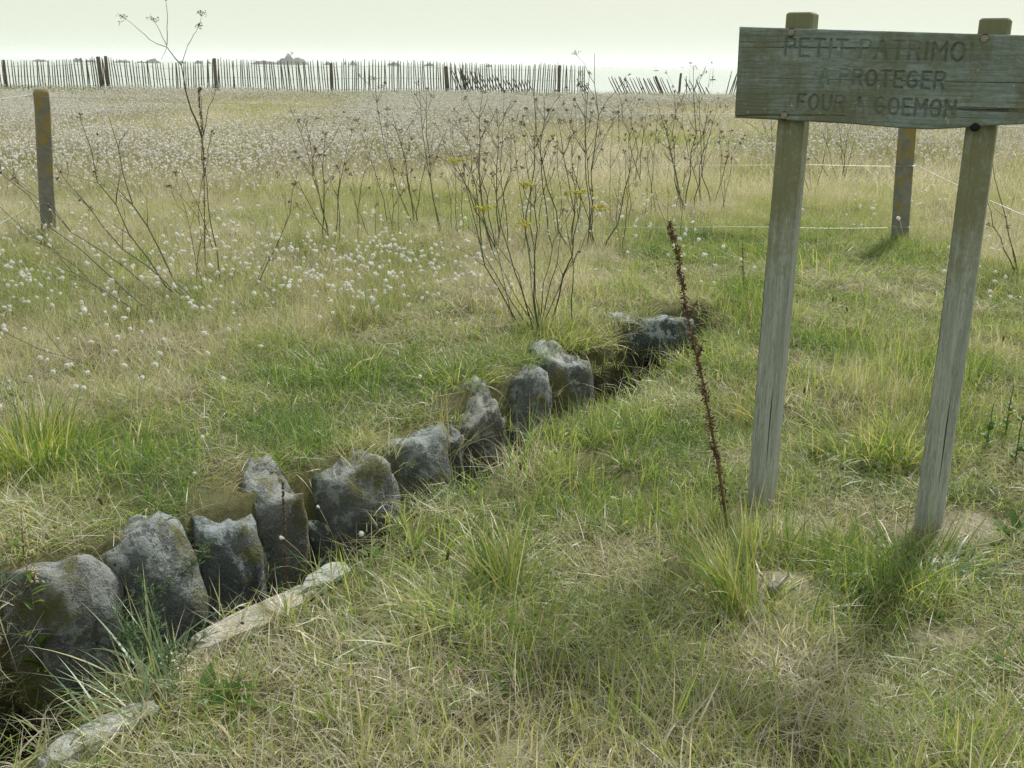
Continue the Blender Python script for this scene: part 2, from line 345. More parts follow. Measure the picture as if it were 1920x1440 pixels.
# ------------------------------------------------------------------ mesh makers
def blades(n, bx, by, bz, az, ln, wd, lean, curl, seg=4, tip=.12):
    """n curved ribbons -> V, T, along (0..1), blade index"""
    f = lambda a: np.broadcast_to(np.asarray(a, float), (n,)).copy()
    bx, by, bz, az, ln, wd, lean, curl = map(f, (bx, by, bz, az, ln, wd, lean, curl))
    k = seg + 1; V = np.zeros((n, 2 * seg + 1, 3)); A = np.zeros((n, 2 * seg + 1))
    ca, sa = np.cos(az), np.sin(az); px, pz = np.zeros(n), np.zeros(n); roll = rng.normal(0, .5, n)
    for i in range(k):
        t = i / seg
        wv = wd * .5 * (1 - t) ** .6 * (0.75 + .5 * math.sin(math.pi * min(1, t * 1.2)))
        ox, oy, oz = -sa * np.cos(roll) , ca * np.cos(roll), np.sin(roll)
        cx, cyy, cz = bx + ca * px, by + sa * px, bz + pz
        if i < seg:
            V[:, 2 * i] = np.stack([cx - ox * wv, cyy - oy * wv, cz - oz * wv], -1); V[:, 2 * i + 1] = np.stack([cx + ox * wv, cyy + oy * wv, cz + oz * wv], -1)
            A[:, 2 * i] = A[:, 2 * i + 1] = t
        else:
            V[:, 2 * i] = np.stack([cx, cyy, cz], -1); A[:, 2 * i] = 1
        th = lean + curl * (t + .5 / seg); px = px + np.sin(th) * ln / seg; pz = pz + np.cos(th) * ln / seg
    base = []
    for i in range(seg - 1):
        a = 2 * i; base += [(a, a + 1, a + 3), (a, a + 3, a + 2)]
    a = 2 * (seg - 1); base += [(a, a + 1, a + 2)]
    T = np.array(base)[None] + (np.arange(n) * (2 * seg + 1))[:, None, None]
    return V.reshape(-1, 3), T.reshape(-1, 3), A.ravel(), np.repeat(np.arange(n), 2 * seg + 1)
def join(parts):
    """parts: (V, T, {attr}) list -> one"""
    Vs, Ts, at, off = [], [], {}, 0
    for V, T, a in parts:
        Vs.append(V); Ts.append(np.asarray(T) + off); off += len(V)
        for k, v in a.items(): at.setdefault(k, []).append(np.broadcast_to(v, (len(V),)))
    return np.concatenate(Vs), np.concatenate(Ts), {k: np.concatenate(v) for k, v in at.items()}
def blade_part(n, **k):
    V, T, A, b = blades(n, **k); r = rng.random(n); return V, T, {'rnd': r[b], 'tip': A, 'dry': np.zeros(len(V))}
def tube(pts, rad, sides=5, cap=True):
    pts = np.asarray(pts, float); k = len(pts); rad = np.broadcast_to(np.asarray(rad, float), (k,))
    tg = np.gradient(pts, axis=0); tg /= np.linalg.norm(tg, axis=1)[:, None] + 1e-12
    ref = np.array([0.31, .22, .92]) if abs(tg[0] @ np.array([0.31, .22, .92])) < .9 else np.array([1., 0, 0])
    u = np.cross(tg, ref); u /= np.linalg.norm(u, axis=1)[:, None]; v = np.cross(tg, u)
    an = np.arange(sides) / sides * 2 * math.pi
    V = pts[:, None] + rad[:, None, None] * (np.cos(an)[None, :, None] * u[:, None] + np.sin(an)[None, :, None] * v[:, None])
    V = V.reshape(-1, 3); T = []
    for i in range(k - 1):
        for j in range(sides):
            a, b = i * sides + j, i * sides + (j + 1) % sides; c, d = a + sides, b + sides; T += [(a, b, d), (a, d, c)]
    if cap:
        for j in range(1, sides - 1): T += [(0, j + 1, j), ((k - 1) * sides, (k - 1) * sides + j, (k - 1) * sides + j + 1)]
    return V, np.array(T), {'rnd': np.full(len(V), rng.random()), 'tip': np.repeat(np.linspace(0, 1, k), sides), 'dry': np.zeros(len(V))}
def build(name, parts, m, parent=None, smooth=False, dry=None, loc=None):
    V, T, a = join(parts)
    if dry is not None: a['dry'] = np.full(len(V), dry)
    return link(name, mesh_np(name, V, T, smooth, **a), m, parent, loc)
def ellip(c, ax, rx, rl, n1=6, n2=5):
    """small ellipsoid along direction ax"""
    ax = np.asarray(ax, float); ax /= np.linalg.norm(ax); u = np.cross(ax, [.3, .8, .5]); u /= np.linalg.norm(u); v = np.cross(ax, u)
    V = []; T = []
    for i in range(n2 + 1):
        p = math.pi * i / n2
        for j in range(n1):
            q = 2 * math.pi * j / n1; V.append(np.asarray(c) + ax * (-math.cos(p) * rl) + (u * math.cos(q) + v * math.sin(q)) * math.sin(p) * rx)
    for i in range(n2):
        for j in range(n1):
            a, b = i * n1 + j, i * n1 + (j + 1) % n1; T += [(a, b, b + n1), (a, b + n1, a + n1)]
    return np.array(V), np.array(T)
def flat_leaf(base, direc, ln, wd, droop=.3, up=(0, 0, 1), seg=5, point=1.0):
    base = np.asarray(base, float); d = np.asarray(direc, float); d /= np.linalg.norm(d)
    sdv = np.cross(d, up); sdv /= np.linalg.norm(sdv) + 1e-9; nrm = np.cross(sdv, d)
    V = []; T = []; tp = []
    for i in range(seg + 1):
        t = i / seg; p = base + d * ln * t - np.array([0, 0, 1.]) * droop * ln * t * t
        w2 = wd * .5 * math.sin(math.pi * (t ** .75 * .97 + .03)) ** point + .0008
        V += [p - sdv * w2 + nrm * w2 * .35, p, p + sdv * w2 + nrm * w2 * .35]; tp += [t] * 3
    for i in range(seg):
        for j in (0, 1):
            a = i * 3 + j; T += [(a, a + 1, a + 4), (a, a + 4, a + 3)]
    V = np.array(V); return V, np.array(T), {'rnd': np.full(len(V), rng.random()), 'tip': np.array(tp), 'dry': np.zeros(len(V))}

EDGE = []
for (ax, ay, aw), (bx, by, bw) in zip(TR[:-1], TR[1:]):
    d_ = np.array([bx - ax, by - ay]); d_ /= np.linalg.norm(d_)
    for t in np.linspace(0, 1, 60): EDGE.append((ax + t * (bx - ax) - d_[1] * (aw + t * (bw - aw)), ay + t * (by - ay) + d_[0] * (aw + t * (bw - aw)), d_[0], d_[1]))
EDPX = np.array([960 + FPX * ((np.array([e[0], e[1], .05]) - CP) @ CR) / ((np.array([e[0], e[1], .05]) - CP) @ _f) for e in EDGE])
EDPX[[i for i, e in enumerate(EDGE) if e[1] < 1.9]] = -9999
STN = []       # lining stones: centre, half sizes, angle (px centre, py top, px width, depth)
for i, (px, pt, wpx, dp, rot, lab) in enumerate([
        (75, 1062, 205, .19, .10, 'largest boulder, broad and flat topped'), (243, 990, 172, .17, -.1, None), (388, 975, 128, .15, 0, 'mossy boulder half hidden by hanging grass'),
        (502, 882, 112, .16, .2, None), (634, 860, 124, .16, 0, None), (737, 806, 124, .16, -.1, None), (808, 790, 62, .13, 0, None),
        (868, 746, 88, .15, .1, None), (958, 682, 92, .15, .1, None), (1025, 643, 98, .15, 0, None)]):
    k = int(np.argmin(np.abs(EDPX - px))); ex, ey, tx_, ty_ = EDGE[k]
    ppm = FPX / ((np.array([ex, ey, 0]) - CP) @ _f); hw = wpx / ppm * .5 * (1.36 if px < 600 else 1.5)
    o_ = .02 if px < 600 else .055; cx_, cy_ = ex + o_ * ty_, ey - o_ * tx_
    g_ = hgt(ex - .22 * ty_, ey + .22 * tx_)
    zt = min(max(at_y(px, pt, ey)[2], g_ + .0), g_ + .03) - (.05 if i in (2, 6) else 0); hz_ = (zt + .60) * .56
    STN.append((cx_, cy_, zt - hz_ * .84, hw, dp, hz_, math.atan2(ty_, tx_) - .30 + rot * .5, lab))
MAIN = len(STN)
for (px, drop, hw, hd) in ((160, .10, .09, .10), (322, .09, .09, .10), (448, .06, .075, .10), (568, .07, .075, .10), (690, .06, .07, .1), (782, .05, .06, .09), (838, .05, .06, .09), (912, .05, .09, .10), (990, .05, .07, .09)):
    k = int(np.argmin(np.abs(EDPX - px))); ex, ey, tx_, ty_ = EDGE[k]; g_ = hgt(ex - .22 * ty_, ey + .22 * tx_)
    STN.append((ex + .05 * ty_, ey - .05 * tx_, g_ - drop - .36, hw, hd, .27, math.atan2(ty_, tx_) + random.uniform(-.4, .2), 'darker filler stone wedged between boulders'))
SLABS = [(60, 1456, 290, 1335, .046, .036), (328, 1256, 575, 1122, .050, .040), (560, 1132, 655, 1072, .040, .032)]
def off_stones(xy):
    ok = np.ones(len(xy), bool)
    for cx_, cy_, cz_, hw, hd, hz_, ang, lab in STN[:MAIN]:
        dx, dy = xy[:, 0] - cx_, xy[:, 1] - cy_; u_ = dx * math.cos(ang) + dy * math.sin(ang); v_ = -dx * math.sin(ang) + dy * math.cos(ang)
        ok &= (u_ / (hw * .72)) ** 2 + (v_ / (hd * .60)) ** 2 > 1
    for (x0, y0, x1, y1, hw, th) in SLABS:
        a, b = at_z(x0, y0)[:2], at_z(x1, y1)[:2]; d_ = b - a; t = np.clip(((xy - a) @ d_) / (d_ @ d_), .02, .98); ok &= np.hypot(*(xy - a - t[:, None] * d_).T) > hw * 1.05
    return ok & (((xy[:, 0] - .88) / .26) ** 2 + ((xy[:, 1] - 6.42) / .13) ** 2 > 1)
# ------------------------------------------------------------------ scattering (stuff only)
def scatter_tree(protos):
    g = bpy.data.node_groups.new('scatter', 'GeometryNodeTree')
    g.interface.new_socket('Geometry', in_out='INPUT', socket_type='NodeSocketGeometry'); g.interface.new_socket('Geometry', in_out='OUTPUT', socket_type='NodeSocketGeometry')
    n, l = g.nodes, g.links
    gi = n.new('NodeGroupInput'); go = n.new('NodeGroupOutput'); ci = n.new('GeometryNodeCollectionInfo')
    ci.inputs['Collection'].default_value = protos; ci.inputs['Separate Children'].default_value = True; ci.inputs['Reset Children'].default_value = True
    ip = n.new('GeometryNodeInstanceOnPoints'); ip.inputs['Pick Instance'].default_value = True
    for nm, ty, s in (('rot', 'FLOAT_VECTOR', 'Rotation'), ('scl', 'FLOAT_VECTOR', 'Scale'), ('idx', 'INT', 'Instance Index')):
        a = n.new('GeometryNodeInputNamedAttribute'); a.data_type = ty; a.inputs['Name'].default_value = nm
        out = [o for o in a.outputs if o.enabled and o.name == 'Attribute'][0]
        l.new(out, ip.inputs[s])
    l.new(gi.outputs[0], ip.inputs['Points']); l.new(ci.outputs[0], ip.inputs['Instance']); l.new(ip.outputs[0], go.inputs[0])
    return g
def scatter(name, protos, P, dry, scale, label, tilt=.12, cat='grass', idxs=None, hz=None):
    n = len(P); k = len(protos)
    c = bpy.data.collections.new(name + '_sources')
    for i, (me, m) in enumerate(protos):
        o = bpy.data.objects.new('%s_source_%02d' % (name, i), me)
        if not me.materials: me.materials.append(m)
        c.objects.link(o)
    me = bpy.data.meshes.new(name); me.vertices.add(n); me.vertices.foreach_set('co', np.asarray(P, np.float32).ravel())
    rot = np.stack([rng.normal(0, tilt, n), rng.normal(0, tilt, n), rng.random(n) * 6.283], -1)
    scale = np.broadcast_to(scale, (n,)); hz = np.ones(n) if hz is None else hz
    sv = np.stack([scale, scale, scale * hz], -1)
    for nm, ty, dat, key in (('rot', 'FLOAT_VECTOR', rot, 'vector'), ('scl', 'FLOAT_VECTOR', sv, 'vector'), ('dry', 'FLOAT', np.broadcast_to(dry, (n,)), 'value')):
        a = me.attributes.new(nm, ty, 'POINT'); a.data.foreach_set(key, np.asarray(dat, np.float32).ravel())
    a = me.attributes.new('idx', 'INT', 'POINT'); a.data.foreach_set('value', (rng.integers(0, k, n) if idxs is None else idxs).astype(np.int32))
    o = link(name, me); md = o.modifiers.new('scatter', 'NODES'); md.node_group = scatter_tree(c)
    return tag(o, label, cat, kind='stuff')

def proto(n, rad, ln, wd, lean, curl, zlo=0, zhi=0, seg=4, az=None):
    a = rng.random(n) * 6.283; r = rad * np.sqrt(rng.random(n))
    return blade_part(n, bx=r * np.cos(a), by=r * np.sin(a), bz=rng.uniform(zlo, zhi, n) - .008, az=(rng.random(n) * 6.283 if az is None else rng.normal(az, .8, n)),
                      ln=rng.uniform(*ln, n), wd=rng.uniform(*wd, n), lean=rng.uniform(*lean, n), curl=rng.normal(0, 1, n) * curl[1] + curl[0], seg=seg)
def protos(k, m, *sets):
    out = []
    for i in range(k):
        V, T, a = join([proto(**s) for s in sets]); out.append((mesh_np('grass_clump', V, T, **a), m))
    return out
LAWN = protos(7, M_GRASS, dict(n=26, rad=.11, ln=(.05, .15), wd=(.0024, .0050), lean=(.1, 1.1), curl=(.8, .5)),
              dict(n=22, rad=.12, ln=(.05, .15), wd=(.0010, .0022), lean=(.6, 1.5), curl=(.3, .6), zlo=.004, zhi=.03))
STRAW = protos(6, M_GRASS, dict(n=55, rad=.14, ln=(.05, .19), wd=(.0010, .0024), lean=(.9, 1.7), curl=(.1, .5), zlo=.004, zhi=.035),
               dict(n=10, rad=.12, ln=(.03, .09), wd=(.0016, .003), lean=(.1, 1.0), curl=(.6, .5)))
MEADOW = protos(7, M_GRASS, dict(n=46, rad=.16, ln=(.08, .26), wd=(.0010, .0018), lean=(.02, .75), curl=(.45, .4)),
                dict(n=30, rad=.16, ln=(.08, .20), wd=(.0014, .0030), lean=(.2, 1.2), curl=(.6, .5)))
SPROUT = protos(6, M_GRASS, dict(n=15, rad=.035, ln=(.08, .19), wd=(.0034, .0062), lean=(.05, .8), curl=(.6, .4), seg=5))
SPROUT += protos(2, M_GRASS, dict(n=9, rad=.02, ln=(.035, .08), wd=(.010, .018), lean=(.4, 1.3), curl=(.5, .3), seg=5))
FARG = protos(6, M_GRASS, dict(n=46, rad=.34, ln=(.12, .30), wd=(.003, .006), lean=(.05, .85), curl=(.4, .4), seg=3))

def wedge(y0, y1, dens, margin=1.6):
    """random points on the ground inside the view plus a margin; dens(x, y) per square metre"""
    out = []
    ys = np.arange(y0, y1, .5 if y1 < 12 else 1.0)
    st = ys[1] - ys[0] if len(ys) > 1 else y1 - y0
    for y in ys:
        hw = .53 * (y + st) + margin; A = 2 * hw * st
        n = rng.poisson(A * 260) if y1 < 12 else rng.poisson(A * 90)
        mx_ = 260 if y1 < 12 else 90
        x = rng.uniform(-hw, hw, n); yy = rng.uniform(y, y + st, n)
        k = rng.random(n) * mx_ < dens(x, yy); out.append(np.stack([x[k], yy[k]], -1))
    return np.concatenate(out)
MB = [at_z(*p)[:2] for p in ((-400, 850), (0, 850), (250, 760), (450, 690), (620, 640), (900, 560), (1050, 520), (1300, 475), (1600, 490), (1920, 560), (2400, 600))]
MBX, MBY = [p[0] for p in MB], [p[1] for p in MB]
def meadow_y(x): return np.interp(x, MBX, MBY)
def put(xy, dz=0.0): return np.concatenate([xy, (height(xy[:, 0], xy[:, 1]) + dz)[:, None]], 1)
def dryness(x, y):
    n1 = fbm(x * .8, y * .8, 21, 3); n2 = fbm(x * 3, y * 3, 25, 2)
    d = .29 + .55 * n1 + .44 * n2
    d = d + .20 * sstep(3.1, 2.3, y) + .12 * np.exp(-((x - .2) / .7) ** 2 - ((y - 2.5) / .35) ** 2)
    for (px, py, rx, ry, a) in [(1650, 900, .8, .5, -.22), (1500, 490, 1.6, 1.0, -.18), (1000, 420, 3.5, 2.0, -.04), (300, 320, 2.2, 2.0, -.06), (150, 920, .8, .5, -.12), (1150, 560, 1.2, .8, .2),
                                (550, 720, .9, .6, -.1), (1100, 900, .7, .6, -.03), (1750, 660, 1.2, .8, .1), (700, 900, .4, .4, -.05)]:
        p = at_z(px, py); d = d + a * np.exp(-((x - p[0]) / rx) ** 2 - ((y - p[1]) / ry) ** 2)
    return d
def keep_out(xy, deep=0.0):
    m, lat, wd = trench_mask(xy[:, 0], xy[:, 1]); return (m < np.where(lat < 0, .6, .25)) & off_stones(xy)
def no_sand(xy, thr=.45):
    s = sand(xy[:, 0], xy[:, 1]); return rng.random(len(xy)) > sstep(.15, thr, s) * .97
# lawn
q = wedge(1.5, 9.5, lambda x, y: np.where(y < meadow_y(x) + .3, 165, 30) * np.clip(.85 + .7 * fbm(x * 2.2, y * 2.2, 31, 2), .5, 1.5))
q = q[keep_out(q)]; q = q[no_sand(q)]
hz = .65 + 1.15 * np.clip(fbm(q[:, 0] * 1.6, q[:, 1] * 1.6, 61, 3) + .35, 0, 1.2)
scatter('lawn_grass', LAWN, put(q), dryness(q[:, 0], q[:, 1]), rng.uniform(.75, 1.25, len(q)), 'short yellow green grass covering both banks of the trench', hz=hz)
q = wedge(1.5, 9.0, lambda x, y: np.where(y < meadow_y(x) + .2, 52 * np.clip(.9 + 1.6 * fbm(x * 1.2, y * 1.2, 41, 3) + .5 * sstep(3.2, 2.3, y), .15, 2), 25))
q = q[keep_out(q)]; q = q[no_sand(q, 1.3)]
scatter('dry_thatch', STRAW, put(q), np.clip(dryness(q[:, 0], q[:, 1]) + .33, .5, 1), rng.uniform(.7, 1.2, len(q)), 'matted straw coloured dead grass lying between green blades')
q = wedge(1.5, 9.5, lambda x, y: 42 * np.clip(.35 + 2.8 * fbm(x * 1.5, y * 1.5, 47, 3), 0, 2.2) * np.where(y < 2.9, .8, 1))
q = q[keep_out(q)]; q = q[no_sand(q)]
scatter('green_shoots', SPROUT, put(q), np.clip(.22 + .35 * fbm(q[:, 0] * 2, q[:, 1] * 2, 49, 2) + .1 * rng.normal(0, 1, len(q)), 0, .8), rng.uniform(.7, 1.2, len(q)), 'fresh green shoots of broader grass pushing through the thatch', tilt=.2)
lo = wedge(1.5, 7.0, lambda x, y: 258 * ((trench_mask(x, y)[0] > .04) & (trench_mask(x, y)[0] < np.where(trench(x, y)[0] < 0, .985, .75))))
q = lo[rng.random(len(lo)) < .8]; q = q[off_stones(q)]
scatter('bank_grass', LAWN[:4] + STRAW[:3], put(q), np.clip(dryness(q[:, 0], q[:, 1]) + .15, 0, 1), rng.uniform(.6, 1.0, len(q)), 'ragged grass hanging from the banks of the trench', tilt=.5)
# meadow
q = wedge(3.6, 11.9, lambda x, y: np.where(y > meadow_y(x), 75, 75 * sstep(-.5, 0, y - meadow_y(x))))
q = q[keep_out(q)]
scatter('meadow_grass', MEADOW, put(q), np.clip(dryness(q[:, 0], q[:, 1]), .1, 1) + .36, rng.uniform(.7, 1.15, len(q)), 'loose knee high meadow grass in the near field', tilt=.2)
q = wedge(11, 42.5, lambda x, y: 24 + 0 * x, 4)
fst = sstep(34, 37.5, q[:, 1])
scatter('far_meadow_grass', FARG, put(q), dryness(q[:, 0] * .5, q[:, 1] * .5) + .52 - .66 * fst, rng.uniform(.7, 1.1, len(q)) * (1 - .15 * fst), 'pale dry field grass running up to the paling fence', tilt=.15)

# ------------------------------------------------------------------ hare's tail grass
def hare(h, lean, head_only=False, far=False, dirn=0.0):
    ca, sa = math.cos(dirn), math.sin(dirn); pts = []; th = lean * .4; x = z = 0
    for i in range(6):
        pts.append((x * ca, x * sa, z)); x += math.sin(th) * h / 5; z += math.cos(th) * h / 5; th += lean * .28
    stem = tube(pts, np.linspace(.0009, .0006, 6) * (2.2 if far else 1), 3)
    th += random.uniform(-.4, 1.3); ax = np.array([math.sin(th) * ca, math.sin(th) * sa, math.cos(th)])
    L = random.uniform(.008, .0155); R = L * random.uniform(.46, .66); c = np.array(pts[-1]) + ax * L * .8
    if far: V, T = ellip(c, ax, R * 1.5, L * 1.35, 5, 3)
    else: V, T = ellip(c, ax, R * .8, L * .92, 7, 5)
    parts = [(V, T, {'rnd': rng.random(len(V)) * .3 + random.uniform(.1, .6), 'tip': np.zeros(len(V)), 'dry': np.zeros(len(V))})]
    if not far:
        n = 110; d = rng.normal(0, 1, (n, 3)); d /= np.linalg.norm(d, axis=1)[:, None]; d = d + ax * .5
        b = c + d * R * .6; t = c + d * R * rng.uniform(1.2, 2.0, (n, 1)); sd_ = np.cross(d, rng.normal(0, 1, (n, 3))); sd_ /= np.linalg.norm(sd_, axis=1)[:, None]
        V = np.stack([b - sd_ * .0009, b + sd_ * .0009, t], 1).reshape(-1, 3)
        parts.append((V, np.arange(3 * n).reshape(-1, 3), {'rnd': np.full(3 * n, .9), 'tip': np.zeros(3 * n), 'dry': np.zeros(3 * n)}))
    return [stem], parts
# far ones: one mass that nobody could count
def hare_proto(k, rad, far=True):
    out = []
    for _ in range(k):
        st, hd = [], []
        for j in range(9):
            a, b = hare(random.uniform(.20, .36), random.uniform(.1, .9), far=far, dirn=random.uniform(0, 6.28))
            off = np.array([random.uniform(-rad, rad), random.uniform(-rad, rad), 0])
            for P_ in a: st.append((P_[0] + off, P_[1], P_[2]))
            for P_ in b: hd.append((P_[0] + off, P_[1], P_[2]))
        V1, T1, A1 = join(st); V2, T2, A2 = join(hd); V, T, A = join([(V1, T1, A1), (V2, T2, A2)])
        me = mesh_np('hare_tail_clump', V, T, True, **A); me.materials.append(M_GRASS); me.materials.append(M_FLUFF)
        mi = np.zeros(len(T), np.int32); mi[len(T1):] = 1; me.polygons.foreach_set('material_index', mi); out.append((me, None))
    return out
HARE = hare_proto(8, .42)
def hare_den(x, y):
    n = fbm(x * .30, y * .22, 51, 3)
    d = 17 * np.clip(.9 + 2.4 * n + .8 * fbm(x * 1.3, y * .8, 53, 2), .12, 2.2)
    d = d * np.where(y < 13.5, .30 + .35 * np.clip(n * 3, 0, 1), 1.0) * sstep(7.0, 8.0, y) * sstep(38.5, 35.5, y)
    p = at_z(760, 330); d = d * (1 - .5 * np.exp(-((x - 1.5) / 3.0) ** 2 - ((y - 12) / 2.0) ** 2))
    d = d * (1 - .8 * sstep(-1.2, .4, x) * sstep(13.5, 12.0, y))
    d = d * (1 - .96 * sstep(.3, 1.6, x) * sstep(14.5, 12.5, y))
    return d
q = wedge(5.2, 9, lambda x, y: 2.3 * sstep(.1, .9, y - meadow_y(x)) * np.clip(.8 + 2.2 * fbm(x * .9, y * .9, 57, 2), 0.05, 2) * (1 - .75 * sstep(.3, 1.2, x)) + 26 * np.exp(-((x + 1.0) / .8) ** 2 - ((y - 6.9) / .5) ** 2) + 2.5 * np.exp(-((x + 3.0) / 1.2) ** 2 - ((y - 6.6) / 1.2) ** 2), 2)
q = q[keep_out(q)]
scatter('hare_tail_drift', hare_proto(6, .34, False), put(q), .85, rng.uniform(.95, 1.25, len(q)), 'loose drift of white hare tail heads in the near field')
q = wedge(7.5, 39, hare_den, 4)
scatter('hare_tail_meadow', HARE, put(q), .85, rng.uniform(.8, 1.15, len(q)), 'mass of white hare tail grass heads across the far field', tilt=.1)

# near ones: single plants
STEMS, HEADS = [], []
for i in range(14):
    a, b = hare(random.uniform(.22, .36), random.uniform(.1, .8))
    V, T, A = join(a); A['dry'] = np.full(len(V), .9); STEMS.append(mesh_np('stem', V, T, True, **A)); STEMS[-1].materials.append(M_TUFT)
    V, T, A = join(b); HEADS.append(mesh_np('seed_head', V, T, True, **A)); HEADS[-1].materials.append(M_FLUFF)
def hare_plant(x, y, label, group, s=1.0):
    e = empty('hare_tail_grass', (x, y, hgt(x, y) - .01), random.uniform(0, 6.28)); e.scale = (s, s, s); k = random.randrange(14)
    for nm, me in (('stem', STEMS[k]), ('seed_head', HEADS[k])):
        o = bpy.data.objects.new(nm, me); col.objects.link(o); o.parent = e
    tag(e, label, 'grass plant', group, 'thing')
def hare_patch(n, cx, cy, sx, sy, label, group, ex=None):
    c = 0
    while c < n:
        px, py = random.gauss(cx, sx), random.gauss(cy, sy)
        if ex and not ex(px, py): continue
        p = on_ground(px, py + 72)
        if trench_mask(np.array([p.x]), np.array([p.y]))[0][0] > .1: continue
        hare_plant(p.x, p.y, label, group, random.uniform(.85, 1.2)); c += 1
hare_patch(150, 690, 535, 135, 34, 'white fluffy hare tail grass in the dense patch behind the stone row', 'dense patch of hare tail grass', lambda x, y: 400 < x < 1010 and 455 < y < 625)
hare_patch(98, 190, 620, 150, 95, 'scattered white hare tail grass in the straw at the left of the field', 'hare tail grass at the left edge', lambda x, y: -60 < x < 440 and 470 < y < 830 - .22 * x)
hare_patch(24, 1310, 490, 110, 40, 'sparse white hare tail grass behind the dark capstone', 'hare tail grass behind the capstone', lambda x, y: 1130 < x < 1420 and y < 570)
hare_patch(22, 1850, 520, 60, 40, 'sparse white hare tail grass to the right of the sign posts', 'hare tail grass beyond the sign', lambda x, y: 1760 < x < 1960)
for px, py in ((575, 1010), (590, 1030), (555, 1060), (640, 1000), (322, 1130), (325, 1110), (760, 890), (720, 900)):
    p = on_ground(px + 60, py + 70); hare_plant(p.x, p.y, 'white hare tail grass leaning over the trench edge', 'hare tail grass at the trench edge', .8)

# ------------------------------------------------------------------ stones
def stone_mesh(sx, sy, sz, seed, rough=.16, sub=4, box=2.6):
    """rounded, slightly angular boulder: superellipsoid with layered noise and chipped planes"""
    import bmesh
    bm = bmesh.new(); bmesh.ops.create_icosphere(bm, subdivisions=sub, radius=1.0)
    rs = random.Random(seed); planes = []
    for _ in range(11):
        v = Vector((rs.gauss(0, 1), rs.gauss(0, 1), rs.gauss(0, .8))).normalized()
        if v.z > .35: v.z *= .3; v.normalize()
        planes.append((v, rs.uniform(.74, 1.05)))
    planes.append((Vector((rs.uniform(-.22, .22), rs.uniform(-.25, .1), 1)).normalized(), rs.uniform(.72, .86)))
    off = Vector((seed * 3.7, seed * 1.3, seed * 2.1))
    for v in bm.verts:
        d = v.co.normalized(); r = (abs(d.x) ** box + abs(d.y) ** box + abs(d.z) ** box) ** (-1 / box)
        p = d * r
        for pn, pd in planes:
            e = p.dot(pn) - pd
            if e > 0: p -= pn * e * .97
        nz = mnoise.fractal(d * 1.6 + off, 1.0, 2.0, 3) * rough + mnoise.fractal(d * 5 + off, .8, 2.0, 5) * rough * .42
        p = p * (1 + nz); v.co = Vector((p.x * sx, p.y * sy, p.z * sz))
    me = bpy.data.meshes.new('stone'); bm.to_mesh(me); bm.free()
    me.polygons.foreach_set('use_smooth', np.ones(len(me.polygons), bool)); me.update(); return me
DIRT = math.atan2(.86, .56)      # direction of the trench
lining = empty('stone_lining', (-.7, 4.0, 0)); tag(lining, 'row of rounded grey lichened boulders lining the left wall of the trench', 'stone lining')
# px centre, py top, py bottom, px width, depth into the bank
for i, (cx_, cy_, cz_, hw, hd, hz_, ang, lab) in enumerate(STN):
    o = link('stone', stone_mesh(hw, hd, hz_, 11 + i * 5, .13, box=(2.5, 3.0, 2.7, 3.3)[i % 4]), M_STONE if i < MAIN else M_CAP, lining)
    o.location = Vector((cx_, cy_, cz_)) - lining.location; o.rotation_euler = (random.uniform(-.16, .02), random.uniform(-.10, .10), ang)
    if lab: o['label'] = lab
p = at_z(1222, 668, -.02)
o = link('capstone', stone_mesh(.33, .17, .19, 91, .10, box=3.6), M_CAP, None, (p[0] + .0, 6.36, at_y(1220, 590, 6.36)[2] - .155), (.12, .02, .25))
tag(o, 'long dark capstone blotched with pale lichen closing the far end of the trench', 'stone')
p = on_ground(1190, 708)
tag(link('edge_stone', stone_mesh(.06, .05, .05, 55, .2, 3), M_SLAB, None, (p.x, p.y, p.z + .01), (0, 0, .5)), 'small grey stone in the grass below the capstone', 'stone')
edging = empty('stone_edging', (-.8, 2.6, 0)); tag(edging, 'pale flat stone slabs edging the right side of the trench', 'stone edging')
for i, (x0, y0, x1, y1, hw, th) in enumerate(SLABS):
    a, b = at_z(x0, y0, .0), at_z(x1, y1, .0); c = (a + b) / 2; L = np.linalg.norm(b - a)
    o = link('slab', stone_mesh(L * .53, hw, th, 200 + i * 7, .10, 5, 3.6), M_SLAB, edging)
    zz = max(hgt(a[0] + .15 + (b[0] - a[0]) * t, a[1] - .05 + (b[1] - a[1]) * t) for t in (.25, .5, .75)) + .016
    o.location = Vector((c[0], c[1], zz - .012)) - edging.location; o.rotation_euler = (.12, 0, math.atan2(b[1] - a[1], b[0] - a[0]))
p = on_ground(1449, 1104); tag(link('pebble', stone_mesh(.020, .015, .012, 71, .1, 3), M_SLAB, None, (p.x, p.y, p.z + .006)), 'pale round pebble on the sandy molehill', 'pebble')
p = on_ground(853, 1205); tag(link('pebble', stone_mesh(.013, .012, .011, 72, .1, 3), M_SLAB, None, (p.x, p.y, p.z + .012)), 'small white pebble left of the hollow in the grass', 'pebble')

